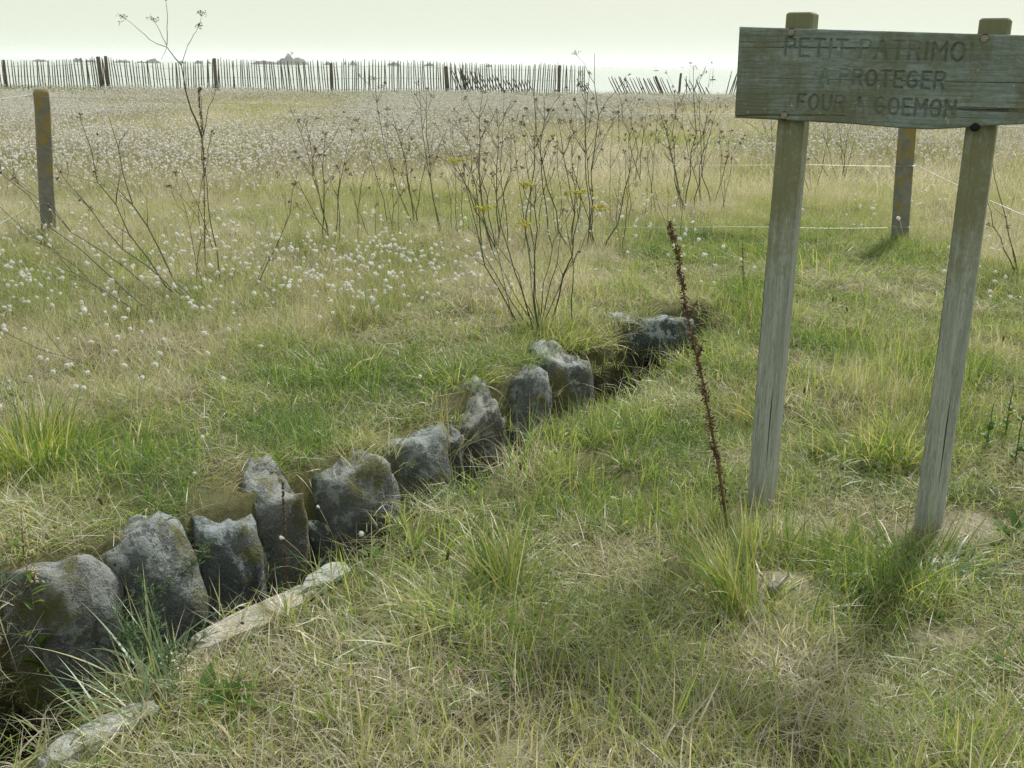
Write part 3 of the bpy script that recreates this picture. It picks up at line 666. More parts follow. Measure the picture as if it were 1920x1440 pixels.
# ------------------------------------------------------------------ sign
SG = math.radians(-27.4); sdx = np.array([math.cos(SG), math.sin(SG), 0]); snv = np.array([math.sin(SG), -math.cos(SG), 0])    # along, towards the viewer
sdx, snv = np.array(sdx), np.array([math.sin(SG), -math.cos(SG), 0])
P1 = on_ground(1427, 945); P1.z = 0
sign = empty('wooden_sign', (P1.x, P1.y, hgt(P1.x, P1.y)), SG)
tag(sign, 'weathered wooden sign on two square posts with carved lettering', 'sign')
S0 = np.array([P1.x, P1.y, hgt(P1.x, P1.y)])
def to_sign(px, py, off):
    """pixel -> (along, up) on the plane `off` in front of the posts' axis"""
    d = ray(px, py); o = S0 + snv * off; t = ((o - CP) @ snv) / (d @ snv); p = CP + d * t - S0
    return p @ sdx, p[2]
PW = .0445
def post_mesh(h, seed):
    import bmesh
    bm = bmesh.new(); rings = []
    zs = [-.35, -.05, .3, .6, .9, 1.2, h - .006, h]
    rs = random.Random(seed)
    for i, z in enumerate(zs):
        r = PW - (.006 if z == h else 0); c = .006; ring = []
        jx, jy = rs.uniform(-.0015, .0015), rs.uniform(-.0015, .0015)
        for sx, sy in ((-1, -1), (1, -1), (1, 1), (-1, 1)):
            a = (sx * r, sy * (r - c)); b = (sx * (r - c), sy * r)
            for q in ((a, b) if sx * sy > 0 else (b, a)): ring.append(bm.verts.new((q[0] + jx, q[1] + jy, z)))
        rings.append(ring)
    for a, b in zip(rings[:-1], rings[1:]):
        for j in range(8): bm.faces.new((a[j], a[(j + 1) % 8], b[(j + 1) % 8], b[j]))
    bm.faces.new(rings[-1]); bmesh.ops.recalc_face_normals(bm, faces=bm.faces)
    me = bpy.data.meshes.new('post'); bm.to_mesh(me); bm.free(); return me
P2 = at_z(1735, 1005, 0) - np.array([P1.x, P1.y, 0]); s2 = P2 @ sdx
h1 = to_sign(1500, 24, 0)[1]; h2 = to_sign(1860, 35, 0)[1]
link('post', post_mesh(h1, 3), M_POST, sign, (0, 0, 0), (0, 0, 0))
link('post', post_mesh(h2, 8), M_POST, sign, (s2, 0, 0), (0, 0, .01))
BT = .038; FR = PW + .0015 + BT                   # board front distance from the posts' axis
tl, bl, tr_, br = to_sign(1386, 50, FR), to_sign(1377, 220, FR), to_sign(1919, 66, FR), to_sign(1919, 233, FR)
FONT = {'P': (.55, [[(0, 0), (0, 1), (.38, 1), (.53, .9), (.55, .76), (.5, .6), (.38, .52), (0, .52)]]), 'E': (.5, [[(.5, 0), (0, 0), (0, 1), (.5, 1)], [(0, .52), (.38, .52)]]),
        'T': (.6, [[(.3, 0), (.3, 1)], [(0, 1), (.6, 1)]]), 'I': (.1, [[(.05, 0), (.05, 1)]]), 'A': (.62, [[(0, 0), (.31, 1), (.62, 0)], [(.12, .36), (.5, .36)]]),
        'R': (.56, [[(0, 0), (0, 1), (.38, 1), (.53, .9), (.55, .76), (.5, .6), (.38, .52), (0, .52)], [(.3, .52), (.56, 0)]]),
        'M': (.68, [[(0, 0), (0, 1), (.34, .4), (.68, 1), (.68, 0)]]), 'N': (.6, [[(0, 0), (0, 1), (.6, 0), (.6, 1)]]),
        'O': (.64, [[(.32 + .32 * math.sin(t), .5 + .5 * math.cos(t)) for t in np.linspace(0, 2 * math.pi, 17)]]),
        'G': (.62, [[(.32 + .31 * math.sin(t), .5 + .5 * math.cos(t)) for t in np.linspace(.75, -4.0, 14)] + [(.6, .22), (.6, .44), (.36, .44)]]),
        'F': (.5, [[(0, 0), (0, 1), (.5, 1)], [(0, .52), (.38, .52)]]), 'U': (.58, [[(0, 1), (0, .3), (.08, .08), (.29, 0), (.5, .08), (.58, .3), (.58, 1)]])}
def text_strokes(txt, px0, px1, py_t0, py_b0, py_t1, py_b1):
    a0, zt0 = to_sign(px0, py_t0, FR); _, zb0 = to_sign(px0, py_b0, FR); a1, zt1 = to_sign(px1, py_t1, FR); _, zb1 = to_sign(px1, py_b1, FR)
    adv = [(.46 if c == ' ' else FONT[c][0] + .30) for c in txt]; tot = sum(adv) - .30; k = (a1 - a0) / tot; x = 0; out = []
    for c, ad in zip(txt, adv):
        if c != ' ':
            for st in FONT[c][1]:
                pts = []
                for (u_, v_) in st:
                    f = (x + u_) / tot; zb = zb0 + (zb1 - zb0) * f; zt = zt0 + (zt1 - zt0) * f; pts.append((a0 + (x + u_) * k, zb + (zt - zb) * v_))
                out.append(np.array(pts))
        x += ad
    return out
STROKES = text_strokes('PETIT PATRIMOINE', 1474, 1888, 73, 105, 83, 118) + text_strokes('A PROTEGER', 1538, 1772, 130, 157, 137, 168) + text_strokes('FOUR A GOEMON', 1497, 1792, 178, 205, 190, 222)
def board_mesh():
    sL, sR = tl[0], tr_[0] + .055
    nu, nv = 420, 130
    us = np.linspace(0, 1, nu); vs_ = np.linspace(0, 1, nv)
    S = sL + (sR - sL) * us
    topz = np.interp(S, [tl[0], tr_[0]], [tl[1], tr_[1]]); topz[S > tr_[0]] = tr_[1]
    bot = [to_sign(px, py, FR) for px, py in ((1377, 221), (1480, 226), (1600, 233), (1680, 240), (1740, 243), (1800, 240), (1850, 236), (1919, 233))]
    botz = np.interp(S, [b[0] for b in bot], [b[1] for b in bot])
    k = np.ones(9) / 9; botz[4:-4] = np.convolve(botz, k, 'valid')
    G = S[None] + (vs_[:, None] * 0) + (bl[0] - tl[0]) * (1 - vs_[:, None]) * (1 - us[None]) ; Zg = botz[None] * (1 - vs_[:, None]) + topz[None] * vs_[:, None]
    dmin = np.full(G.shape, 1e9)
    for st in STROKES:
        for a, b in zip(st[:-1], st[1:]):
            lo, hi = np.minimum(a, b) - .02, np.maximum(a, b) + .02
            m = (G > lo[0]) & (G < hi[0]) & (Zg > lo[1]) & (Zg < hi[1])
            if not m.any(): continue
            d = b - a; t = np.clip(((G[m] - a[0]) * d[0] + (Zg[m] - a[1]) * d[1]) / (d @ d + 1e-12), 0, 1)
            dmin[m] = np.minimum(dmin[m], np.hypot(G[m] - a[0] - t * d[0], Zg[m] - a[1] - t * d[1]))
    fade = np.clip(.85 + .6 * fbm(G * 9, Zg * 9, 71, 2), .45, 1) * np.where(Zg > to_sign(1650, 122, FR)[1], np.interp(G, [to_sign(1800, 100, FR)[0], to_sign(1830, 100, FR)[0]], [1, .15]), 1)
    groove = np.clip(1 - dmin / .0046, 0, 1) ** .5 * fade; dep = .009 * groove
    # grain: cathedral figure in the middle of the board, straight lines elsewhere
    cx, cz = np.interp(1640, [1377, 1919], [sL, sR]), to_sign(1640, 120, FR)[1]
    arch = np.exp(-((G - (to_sign(1630, 120, FR)[0])) / .14) ** 2) * np.exp(-((Zg - cz) / .06) ** 2)
    ph = Zg * 420 + 6 * fbm(G * 3, Zg * 14, 73, 3) + arch * 16 * np.cos((G - to_sign(1600, 120, FR)[0]) * 9)
    dep = dep + .0009 * (np.sin(ph) > .55) * np.clip(fbm(G * 5, Zg * 30, 75, 2) + .6, 0, 1)
    # long split near the lower left edge
    c0, c1 = to_sign(1378, 218, FR), to_sign(1600, 217, FR)
    zc = np.interp(G, [c0[0], to_sign(1440, 216, FR)[0], to_sign(1470, 217, FR)[0], c1[0]], [c0[1], to_sign(1440, 216, FR)[1], to_sign(1470, 216, FR)[1], c1[1]])
    wv = np.interp(G, [c0[0], c1[0]], [.0034, .0006]); dep = dep + .012 * np.clip(1 - np.abs(Zg - zc - .0015 * fbm(G * 30, G * 0, 77, 2)) / wv, 0, 1) * (G < c1[0])
    edge = np.minimum(np.minimum(us[None] * (sR - sL), (1 - us[None]) * (sR - sL)), np.minimum(vs_[:, None], 1 - vs_[:, None]) * .29)
    dep = dep + .004 * np.clip(1 - edge / .005, 0, 1) ** 2
    F_ = np.stack([G, -FR + dep, Zg], -1).reshape(-1, 3); idx = np.arange(nu * nv).reshape(nv, nu)
    Q = [np.stack([idx[:-1, :-1], idx[:-1, 1:], idx[1:, 1:], idx[1:, :-1]], -1).reshape(-1, 4)]
    per = np.concatenate([idx[0, :], idx[1:, -1], idx[-1, -2::-1], idx[-2:0:-1, 0]])
    Bk = F_[per].copy(); Bk[:, 1] = -FR + BT; n0 = len(F_); bi = n0 + np.arange(len(per))
    Q.append(np.stack([per, bi, np.roll(bi, -1), np.roll(per, -1)], -1))
    # back: strips between the lower and the upper edge of the back
    lo_i = bi[:nu]; hi_i = bi[nu + nv - 2: nu + nv - 2 + nu][::-1]
    Q.append(np.stack([lo_i[:-1], hi_i[:-1], hi_i[1:], lo_i[1:]], -1))
    return mesh_np('board', np.concatenate([F_, Bk]), np.concatenate(Q), False, groove=np.concatenate([groove.ravel() * .08, np.zeros(len(Bk))]))
board = link('board', board_mesh(), M_BOARD, sign)
for (px, py, m_) in ((1483, 61, M_BOLT), (1846, 73, M_BOLT), (1470, 217, M_BOLT), (1828, 238, M_DARK)):
    a, z = to_sign(px, py, FR)
    V = []; T = []
    for i, (r, d) in enumerate(((.0120, .0), (.0120, .0030), (.0100, .0045), (.0045, .0052))):
        for j in range(14): V.append((r * math.cos(j / 14 * 6.2832), -d, r * math.sin(j / 14 * 6.2832)))
    for i in range(3):
        for j in range(14): A_, B_ = i * 14 + j, i * 14 + (j + 1) % 14; T += [(A_, B_, B_ + 14), (A_, B_ + 14, A_ + 14)]
    for j in range(1, 13): T.append((42, 42 + j, 42 + j + 1))
    o = link('bolt', mesh_np('bolt', V, T), m_, board, (a, -FR + .0018, z))
    rim = tube([(.0135 * math.cos(t), 0, .0135 * math.sin(t)) for t in np.linspace(0, 6.2832, 19)], .0016, 4, False)
    build('recess_ring', [rim], M_DARK, o).location = (0, -.0004, 0)

# ------------------------------------------------------------------ wire fence
def cpost(px, py, h, w_, rz, lean, label):
    p = on_ground(px, py); e = empty('fence_post', (p.x, p.y, p.z), rz); tag(e, label, 'fence post')
    V = []; zs = [-.3, 0, .35, .7, 1.0, h - .03, h]
    for i, z in enumerate(zs):
        r = w_ * .5 * (1.0 if z < h else .82)
        for sx, sy in ((-1, -.8), (-.8, -1), (.8, -1), (1, -.8), (1, .8), (.8, 1), (-.8, 1), (-1, .8)): V.append((sx * r + lean * math.cos(rz) * z + .003 * math.sin(i * 2.1), sy * r - lean * math.sin(rz) * z, z))
    T = []
    for i in range(len(zs) - 1):
        for j in range(8): a, b = i * 8 + j, i * 8 + (j + 1) % 8; T += [(a, b, b + 8), (a, b + 8, a + 8)]
    k = (len(zs) - 1) * 8
    for j in range(1, 7): T.append((k, k + j, k + j + 1))
    link('shaft', mesh_np('shaft', V, T), M_CPOST, e); return e, p
pq = on_ground(92, 440); tq = at_y(77, 167, pq.y); hl = tq[2] - pq.z
e1, pL = cpost(92, 440, hl, .105, .55, (tq[0] - pq.x) / hl, 'squarish fence post with orange lichen at the left edge of the field')
e2, pR = cpost(1686, 455, 1.12, .105, .35, -.045, 'squarish fence post with orange lichen behind the sign')
ZL = [at_y(75, y_, pL.y)[2] - pL.z for y_ in (180, 275, 379)]; ZR = [at_y(1690, y_, pR.y)[2] - pR.z for y_ in (213, 309, 424)]
for e, zs in ((e1, ZL), (e2, ZR)):
    for z in zs:
        lo = tube([(.058 * math.cos(t) * 1.12, .058 * math.sin(t) * 1.12, z + .004 * math.sin(t)) for t in np.linspace(0, 6.2832, 13)], .0028, 4, False); build('tie_wire', [lo], M_WIRE, e)
def strand(a, b, sag, name, label, r=.0016, wob=.012, n=40):
    a, b = np.array(a, float), np.array(b, float); t = np.linspace(0, 1, n)[:, None]; p = a + (b - a) * t
    p[:, 2] -= sag * 4 * (t * (1 - t))[:, 0]; p[:, 2] += wob * fbm(t[:, 0] * 8, t[:, 0] * 0, random.randrange(90), 2); 
    o = build(name, [tube(p, r, 5)], M_WIRE, None, True); tag(o, label, 'wire', 'wires of the field fence'); return o
for z1, z2, sag, nm in ((ZL[0], ZR[0], .045, 'top'), (ZL[1], ZR[1], .04, 'middle'), (ZL[2], ZR[2], .07, 'lowest')):
    strand((pL.x + .04, pL.y - .05, pL.z + z1), (pR.x - .04, pR.y - .06, pR.z + z2), sag, 'fence_wire', nm + ' wire strand running between the two lichened posts')
for z1, px, py, Yq, nm in ((ZL[0], -180, 205, 7.2, 'top'), (ZL[1], -180, 315, 7.2, 'middle'), (ZL[2], -180, 520, 6.0, 'lowest')):
    strand((pL.x - .05, pL.y - .05, pL.z + z1), at_y(px, py, Yq), .0, 'fence_wire', nm + ' wire strand leaving the frame left of the left fence post')
for z1, px, py, Yq, nm in ((ZR[1], 2100, 470, 6.2, 'middle'), (ZR[0], 2100, 250, 6.2, 'top')):
    strand((pR.x + .05, pR.y - .05, pR.z + z1), at_y(px, py, Yq), .03, 'fence_wire', nm + ' wire strand running right from the post behind the sign', .0026)

# ------------------------------------------------------------------ paling fence on the crest
SLATS = []
for i in range(8):
    rs = np.random.default_rng(100 + i); n = 6; h = 1.0 + .06 * rs.random(); zz = np.linspace(-.15, h, n)
    bx = np.cumsum(rs.normal(0, .006, n)); by = np.cumsum(rs.normal(0, .005, n)); r = .018 + .006 * rs.random()
    V, T, _ = tube(np.stack([bx - bx[1], by, zz], -1), [r, r, r, r * .97, r * .92, r * .6], 5); V[:, 1] *= 1.0
    me = mesh_np('slat', V, T); me.materials.append(M_SLAT); SLATS.append(me)
def fence_y(px): return float(np.interp(px, [-300, 0, 400, 800, 1120, 1500], [37.0, 37.2, 38.0, 39.5, 41.0, 41.5]))
def slat(parent, px, py_top, lean=None, Yq=None, s=1.0, back=0.0, base=None):
    Yv = (Yq or fence_y(px)) + back
    x = at_y(px, 150, Yv)[0]; g = hgt(x, Yv) + (0 if base is None else base); zt = at_y(px, py_top, Yv)[2]
    o = bpy.data.objects.new('slat', random.choice(SLATS)); col.objects.link(o); o.parent = parent
    ln = random.gauss(0, .03) if lean is None else lean
    hgt_ = max(.3, (zt - g)) / 1.03 * s
    o.location = Vector((x, Yv, g)) - parent.location; o.rotation_euler = (random.gauss(0, .03), ln, random.uniform(0, 6.28) if lean is None else 0); o.scale = (1, 1, hgt_ / max(.3, math.cos(ln)))
    return x, Yv, g, zt
def fpost(parent, px, py_top, wd, lean=0, Yq=None):
    Yv = (Yq or fence_y(px)) - .05; x = at_y(px, 150, Yv)[0]; g = hgt(x, Yv); zt = at_y(px, py_top, Yv)[2]; h = (zt - g) / math.cos(lean)
    V, T, _ = tube([(0, 0, -.3), (.004, 0, h * .3), (-.003, .003, h * .7), (.002, 0, h - .02), (.002, 0, h)], [wd, wd, wd * .97, wd * .93, wd * .7], 8)
    o = link('post', mesh_np('post', V, T, True), M_FPOST, parent); o.location = Vector((x, Yv, g)) - parent.location; o.rotation_euler = (0, lean, 0)
f1 = empty('paling_fence', (-6, 38.5, .5)); tag(f1, 'long upright chestnut paling fence along the dune crest', 'fence')
TOPX = [-60, 0, 100, 180, 210, 260, 330, 400, 450, 560, 700, 800, 860, 940, 1050, 1085, 1110]
TOPY = [114, 114, 115, 108, 109, 115, 119, 112, 113, 115, 114, 115, 119, 121, 121, 123, 128]
px = -45.0; tops = []; LEAN = lambda p: .05 * math.sin(p * .02) - .02
while px < 1098:
    py = float(np.interp(px, TOPX, TOPY)) + random.gauss(0, 1.0)
    x, Yv, g, zt = slat(f1, px, py, LEAN(px) * .9 + random.gauss(0, .022)); tops.append((x, Yv, g, zt))
    px += float(np.interp(px, [0, 400, 800, 1100], [5.6, 5.0, 4.6, 4.5])) * random.uniform(.8, 1.2)
for px, pt, w_, ln in ((11, 112, .05, 0), (190, 106, .075, -.03), (202, 105, .062, 0), (404, 109, .06, .01), (622, 118, .05, 0), (840, 124, .07, -.07), (1048, 122, .055, .02)): fpost(f1, px, pt, w_, ln)
tp = np.array(tops)
for fz in (.22, .52, .84):
    pts = np.stack([tp[:, 0], tp[:, 1] - .02, tp[:, 2] + fz * (tp[:, 3] - tp[:, 2])], -1); V, T, A = tube(pts, .004, 4); link('wire', mesh_np('wire', V - np.array(f1.location), T), M_BOLT, f1)
f2 = empty('collapsed_paling', (-1.5, 40.3, .5)); tag(f2, 'collapsed run of slanting slats behind the upright paling fence', 'fence')
for i in range(26):
    px = 862 + i * 5.6; slat(f2, px, 126 + i * 1.15 + random.gauss(0, 1.5), -.42 + random.gauss(0, .06), fence_y(px) + .25)
for i in range(7): slat(f2, 868 + i * 6, 128 + random.gauss(0, 3), -.2 + random.gauss(0, .12), fence_y(860) + .35)
f3 = empty('leaning_paling', (5, 41.3, .5)); tag(f3, 'leaning paling section with slats tilted left beyond the gap', 'fence')
for i in range(20):
    px = 1146 + i * 5.5; slat(f3, px + 14, 145 + .12 * i + random.gauss(0, 1.2), -.50 + random.gauss(0, .04), 41.2)
fpost(f3, 1246, 143, .05, -.45, 41.1); fpost(f3, 1274, 137, .045, .05, 41.1)
f4 = empty('broken_paling', (7.5, 41.4, .5)); tag(f4, 'broken paling remnant of few tilted thin slats near the sign', 'fence')
for i, px in enumerate((1290, 1303, 1312, 1321, 1328, 1336)): slat(f4, px, (143, 148, 151, 148, 155, 162)[i], -.1 if i == 0 else -.5 + random.gauss(0, .06), 41.4)
f5 = empty('sign_side_paling', (8.7, 41.4, .5)); tag(f5, 'paling slats fanning right where the fence meets the sign board', 'fence')
for i in range(7): slat(f5, 1362 + i * 4.6, 133 - i * 2, .22 + random.gauss(0, .04), 41.4)
for px, dx in ((1098, 14), (1102, 22), (1107, 30)): slat(f1, px + 4, 140 + dx * .6, -.55, fence_y(1100) + .1)

# ------------------------------------------------------------------ islets and boats
def islet(px, py, wpx, hpx, label, seed, Yq=1800.0, dome=1.0):
    c = at_y(px, py, Yq); k = Yq / FPX; W_ = wpx * k * .5; H_ = hpx * k
    zb = SEA_Z; nu, nv = 36, 16; us = np.linspace(-1, 1, nu); vs_ = np.linspace(-1, 1, nv); U_, V_ = np.meshgrid(us, vs_)
    r = np.clip(1 - U_ ** 2 - V_ ** 2, 0, 1) ** dome; zz = r * (.62 + .55 * np.clip(fbm(U_ * 3.5 + seed, V_ * 2 + seed, seed, 4) + .25, -.2, 1))
    P_ = np.stack([U_ * W_, V_ * W_ * .45, -1.0 + zz * (H_ + 1.5)], -1).reshape(-1, 3); idx = np.arange(nu * nv).reshape(nv, nu)
    o = link('islet', mesh_np('islet', P_, np.stack([idx[:-1, :-1], idx[:-1, 1:], idx[1:, 1:], idx[1:, :-1]], -1).reshape(-1, 4)), M_ISLE, None, (c[0], Yq, zb))
    tag(o, label, 'islet', 'rocky islets on the horizon'); return o, c
for i, (px, wpx, hpx, lab) in enumerate([
        (75, 34, 4, 'leftmost islet, a very low reef on the horizon'), (147, 20, 8, 'squat steep islet just left of the paired fence posts'), (170, 24, 5, 'low islet directly behind the paired fence posts'),
        (228, 36, 5, 'long flat islet right of the paired fence posts'), (263, 16, 3, 'tiny skerry between the flat and the pointed islet'), (286, 34, 8, 'pointed islet left of the tall forked fennel'),
        (340, 20, 4, 'low islet right behind the tall forked fennel'), (372, 16, 5, 'small islet left of the stout fence post'), (392, 12, 3, 'skerry touching the stout fence post'),
        (497, 60, 7, 'low reef stretching left from the beacon islet'), (615, 16, 7, 'round rock right of the beacon islet'), (662, 16, 8, 'flat topped block shaped islet above the fence'),
        (738, 26, 7, 'slanting islet right of the flat topped one'), (805, 22, 6, 'faint islet above the leaning fence post'), (916, 14, 5, 'rightmost faint speck of an islet')]):
    islet(px, 115, wpx, hpx, lab, 3 + i * 2, dome=.8)
o, c = islet(546, 114, 66, 20, 'highest islet, a dome with a small white beacon on top', 44, dome=1.0)
o.name = 'beacon_islet'
V, T, A = tube([(2, 0, 15), (2, 0, 18.5), (2, 0, 18.6), (2, 0, 19.6)], [1.6, 1.5, 2.9, 2.9], 8); link('beacon', mesh_np('beacon', V, T), M_WHITE, o)
def boat(px, py, L, mast, label):
    d = ray(px, py); t = (SEA_Z - EYE) / d[2]; p = CP + d * t; e = empty('moored_boat', (p[0], p[1], SEA_Z), .3); tag(e, label, 'boat', 'moored boats')
    V = []; 
    for i in range(7):
        t = i / 6; wv = .16 * L * math.sin(math.pi * (t * .8 + .14)) ; zz = .10 * L + .05 * L * t * t
        V += [(L * (t - .5), -wv, zz), (L * (t - .5), -wv * .4, -.1), (L * (t - .5), wv * .4, -.1), (L * (t - .5), wv, zz)]
    T = []
    for i in range(6):
        for j in range(4): a, b = i * 4 + j, i * 4 + (j + 1) % 4; T += [(a, b, b + 4), (a, b + 4, a + 4)]
    T += [(0, 1, 2), (0, 2, 3), (24, 26, 25), (24, 27, 26)]
    link('hull', mesh_np('hull', V, T), M_ISLE, e)
    if mast:
        V, T, A = tube([(0, 0, .1 * L), (0, 0, mast)], [.10, .07], 6); link('mast', mesh_np('mast', V, T), M_SLAT, e)
boat(1230, 133, 5.5, 8.5, 'tiny sailing boat moored left of the upright fence stump'); boat(1336, 150, 2.6, 4.6, 'tiny boat with short mast moored near the sign board'); boat(1279, 127, 9, 0, 'tiny low boat seen above the upright fence stump')

# ------------------------------------------------------------------ fennel plants
def zig(a, b, n=7, bow=0.0, jit=.012):
    a, b = np.array(a, float), np.array(b, float); t = np.linspace(0, 1, n)[:, None]; p = a + (b - a) * t
    L = np.linalg.norm(b - a); sdv = np.cross(b - a, [0, 1, 0]); sdv /= np.linalg.norm(sdv) + 1e-9
    p += sdv * (bow * L * 4 * t * (1 - t)); k = rng.normal(0, jit * L, (n, 3)); k[0] = k[-1] = 0; return p + k
def umbel(c, d, r, rays=7):
    parts = []; d = np.asarray(d, float); d /= np.linalg.norm(d) + 1e-9
    for _ in range(rays):
        v = d + rng.normal(0, .55, 3); v /= np.linalg.norm(v); e = c + v * r * random.uniform(.6, 1.1); parts.append(tube([c, e], [.0009, .0007], 3))
        for _ in range(3): V, T = ellip(e + rng.normal(0, r * .13, 3), rng.normal(0, 1, 3), .0028, .0042, 4, 3); parts.append((V, T, {'rnd': np.full(len(V), rng.random()), 'tip': np.zeros(len(V)), 'dry': np.zeros(len(V))}))
    return parts
FEN_N = 0
def fennel(base_px, tips, label, rad=.0045, twigs=3, dry=.35, umb=.7, yellow=(), leafy=0, depth=.18, name='fennel_plant', forks=()):
    """base pixel on the ground; tips: pixel of each stem's end (and bow); every stem is a real curve at the plant's own distance"""
    global FEN_N; FEN_N += 1
    umb *= .7
    b = on_ground(*base_px); e = empty(name, b); tag(e, label, 'fennel', 'dried fennel plants'); bb = np.array(b)
    for i, tp_ in enumerate(tips):
        tx, ty = tp_[0], tp_[1]; bow = tp_[2] if len(tp_) > 2 else random.uniform(-.06, .06)
        Yq = b.y + random.uniform(-depth, depth); end = at_y(tx, ty, Yq); st = bb + np.array([random.gauss(0, .055), random.gauss(0, .06), -.02])
        p = zig(st, end, 8, bow, .009) - bb; L = np.linalg.norm(p[-1] - p[0]); r0 = 1.15 * rad * random.uniform(.75, 1.15) * min(1, .55 + L * .4)
        parts = [tube(p, np.linspace(r0, r0 * .35, 8), 5)]; hd = []
        nt = int(twigs * min(1.4, L) + .5)
        for k in range(nt):
            j = random.choice((3, 4, 5, 6)); q0 = p[j]; d = p[j] - p[j - 1]; d /= np.linalg.norm(d); v = d + np.array([random.choice((-1, 1)) * random.uniform(.35, .8), random.uniform(-.4, .4), .15])
            l2 = L * random.uniform(.14, .34) * (1.2 - j * .09); q1 = q0 + v / np.linalg.norm(v) * l2; tw = zig(q0, q1, 4, random.uniform(-.08, .08), .02); parts.append(tube(tw, np.linspace(r0 * .42, r0 * .2, 4), 4))
            if random.random() < umb: hd += umbel(q1, tw[-1] - tw[-2], random.uniform(.018, .035))
            if random.random() < .6:
                q2 = q1 + (v / np.linalg.norm(v) + rng.normal(0, .5, 3)) * l2 * .4; parts.append(tube(zig(tw[2], q2, 3), np.linspace(r0 * .3, r0 * .16, 3), 3)); 
                if random.random() < umb: hd += umbel(q2, q2 - tw[2], random.uniform(.014, .026), 5)
        if random.random() < umb + .15: hd += umbel(p[-1], p[-1] - p[-2], random.uniform(.02, .04), 8)
        s_ = build('stem', parts, M_STALK, e, True, dry + random.uniform(-.12, .12))
        if hd: build('seed_umbel', hd, M_BROWN, s_, False, .35)['kind'] = 'stuff'
    for (x0, y0, x1, y1, rr, um) in forks:
        p = zig(at_y(x0, y0, b.y), at_y(x1, y1, b.y + random.uniform(-.06, .06)), 6, random.uniform(-.04, .04), .012) - bb
        s_ = build('stem', [tube(p, np.linspace(rr, rr * .6, 6), 5)], M_STALK, e, True, dry)
        if um: build('seed_umbel', umbel(p[-1], p[-1] - p[-2], um, 9), M_BROWN, s_, False, .3)['kind'] = 'stuff'
    for (fx, fy) in yellow:
        c = at_y(fx, fy, b.y) - bb; hd = []
        for _ in range(16):
            q_ = c + np.array([random.gauss(0, .036), random.gauss(0, .036), random.gauss(0, .006) + .016]); hd.append(tube([c - np.array([0, 0, .012]), q_], .0008, 3))
            for _ in range(3): V, T = ellip(q_ + rng.normal(0, .004, 3), (0, 0, 1), .0075, .0035, 5, 3); hd.append((V, T, {'rnd': np.full(len(V), rng.random()), 'tip': np.zeros(len(V)), 'dry': np.zeros(len(V))}))
        stp = zig(np.array([0, 0, 0.]), c - np.array([0, 0, .012]), 7, random.uniform(-.08, .08)); s_ = build('stem', [tube(stp, np.linspace(.003, .0012, 7), 4)], M_STALK, e, True, .25)
        build('flower_umbel', hd, M_YELL, s_)
    return e
fennel((404, 545), [(379, 258, .02)], 'tallest fennel, its forked top standing against the sky', .0062, 0, .40, 0, forks=(
    (379, 258, 340, 122, .0062, 0), (340, 122, 313, 88, .0045, 0), (313, 88, 280, 74, .0026, 0), (280, 74, 236, 36, .0020, .05), (313, 86, 291, 42, .0022, .045), (313, 84, 311, 2, .0026, .03),
    (341, 120, 352, 85, .0026, 0), (352, 85, 371, 52, .0020, .03), (371, 52, 378, 30, .0014, .035), (381, 252, 404, 170, .0030, .03), (381, 250, 376, 170, .0030, .02), (313, 88, 302, 112, .0016, 0), (385, 330, 397, 250, .0030, .02), (400, 470, 340, 320, .0028, 0)))
fennel((388, 545), [(384, 300, .02), (330, 330, -.02)], 'fennel stalk beside the tallest fennel, reaching the field crest', .0035, 2, .4, .2)
fennel((352, 560), [(150, 222, .08), (205, 222, .07), (0, 300, .05), (90, 290, .06)], 'fennel with long stems sweeping left from its base', .0046, 3, .35, .25)
fennel((300, 590), [(-30, 345, .06), (-40, 265, .04), (60, 420, .06)], 'fennel with low arching stems across the left fence post', .0042, 2, .35, .2)
fennel((455, 552), [(560, 322, -.06), (505, 455, -.03)], 'lone green fennel stem slanting right of the tall fennel', .0042, 2, .3, .2)
fennel((300, 706), [(-20, 605, .06)], 'single dry stalk lying almost flat in the left field', .0045, 2, .45, 0)
fennel((625, 455), [(548, 212), (575, 235), (610, 255), (660, 250), (640, 300), (560, 340)], 'fennel clump with brown seed heads left of the middle', .0050, 5, .42, .7)
fennel((680, 470), [(648, 310), (660, 330), (715, 330)], 'thin short fennel right of the clump with brown seed heads', .0034, 3, .35, .3)
fennel((780, 430), [(702, 150, .05), (752, 250), (735, 210), (800, 300)], 'fennel of tall stems in front of the upright paling', .0052, 4, .38, .7)
fennel((823, 445), [(786, 160, .03), (800, 170), (836, 330)], 'fennel with one dark straight stem beside the middle clump', .0046, 3, .35, .6)
fennel((935, 470), [(862, 230), (905, 175), (880, 260), (930, 200), (840, 270), (960, 260)], 'densest fennel thicket in the middle of the field', .0050, 5, .40, .7)
fennel((985, 480), [(945, 175, .02), (960, 230), (1005, 190), (985, 260)], 'fennel right behind the thicket with near vertical stems', .0050, 4, .38, .7)
fennel((1060, 470), [(1000, 165, .06), (1020, 180, .04), (1045, 220), (1085, 300)], 'fennel leaning left with bright open forks', .0052, 4, .38, .6)
fennel((1110, 470), [(1098, 170, .02), (1070, 230), (1115, 100, -.02), (1105, 140)], 'fennel whose top rises above the end of the paling fence', .0052, 4, .40, .8)
fennel((1135, 475), [(1172, 290, -.03), (1195, 255, -.05), (1165, 320)], 'fennel with two green stems curving up to the right', .0050, 3, .32, .4)
fennel((1200, 355), [(1160, 170, .03), (1175, 190), (1215, 200)], 'distant fennel in front of the gap in the fence', .0050, 4, .45, .7)
fennel((1290, 400), [(1232, 190), (1265, 175), (1300, 130), (1330, 190), (1250, 230), (1318, 250)], 'bushy dark fennel left of the sign', .0048, 5, .42, .8)
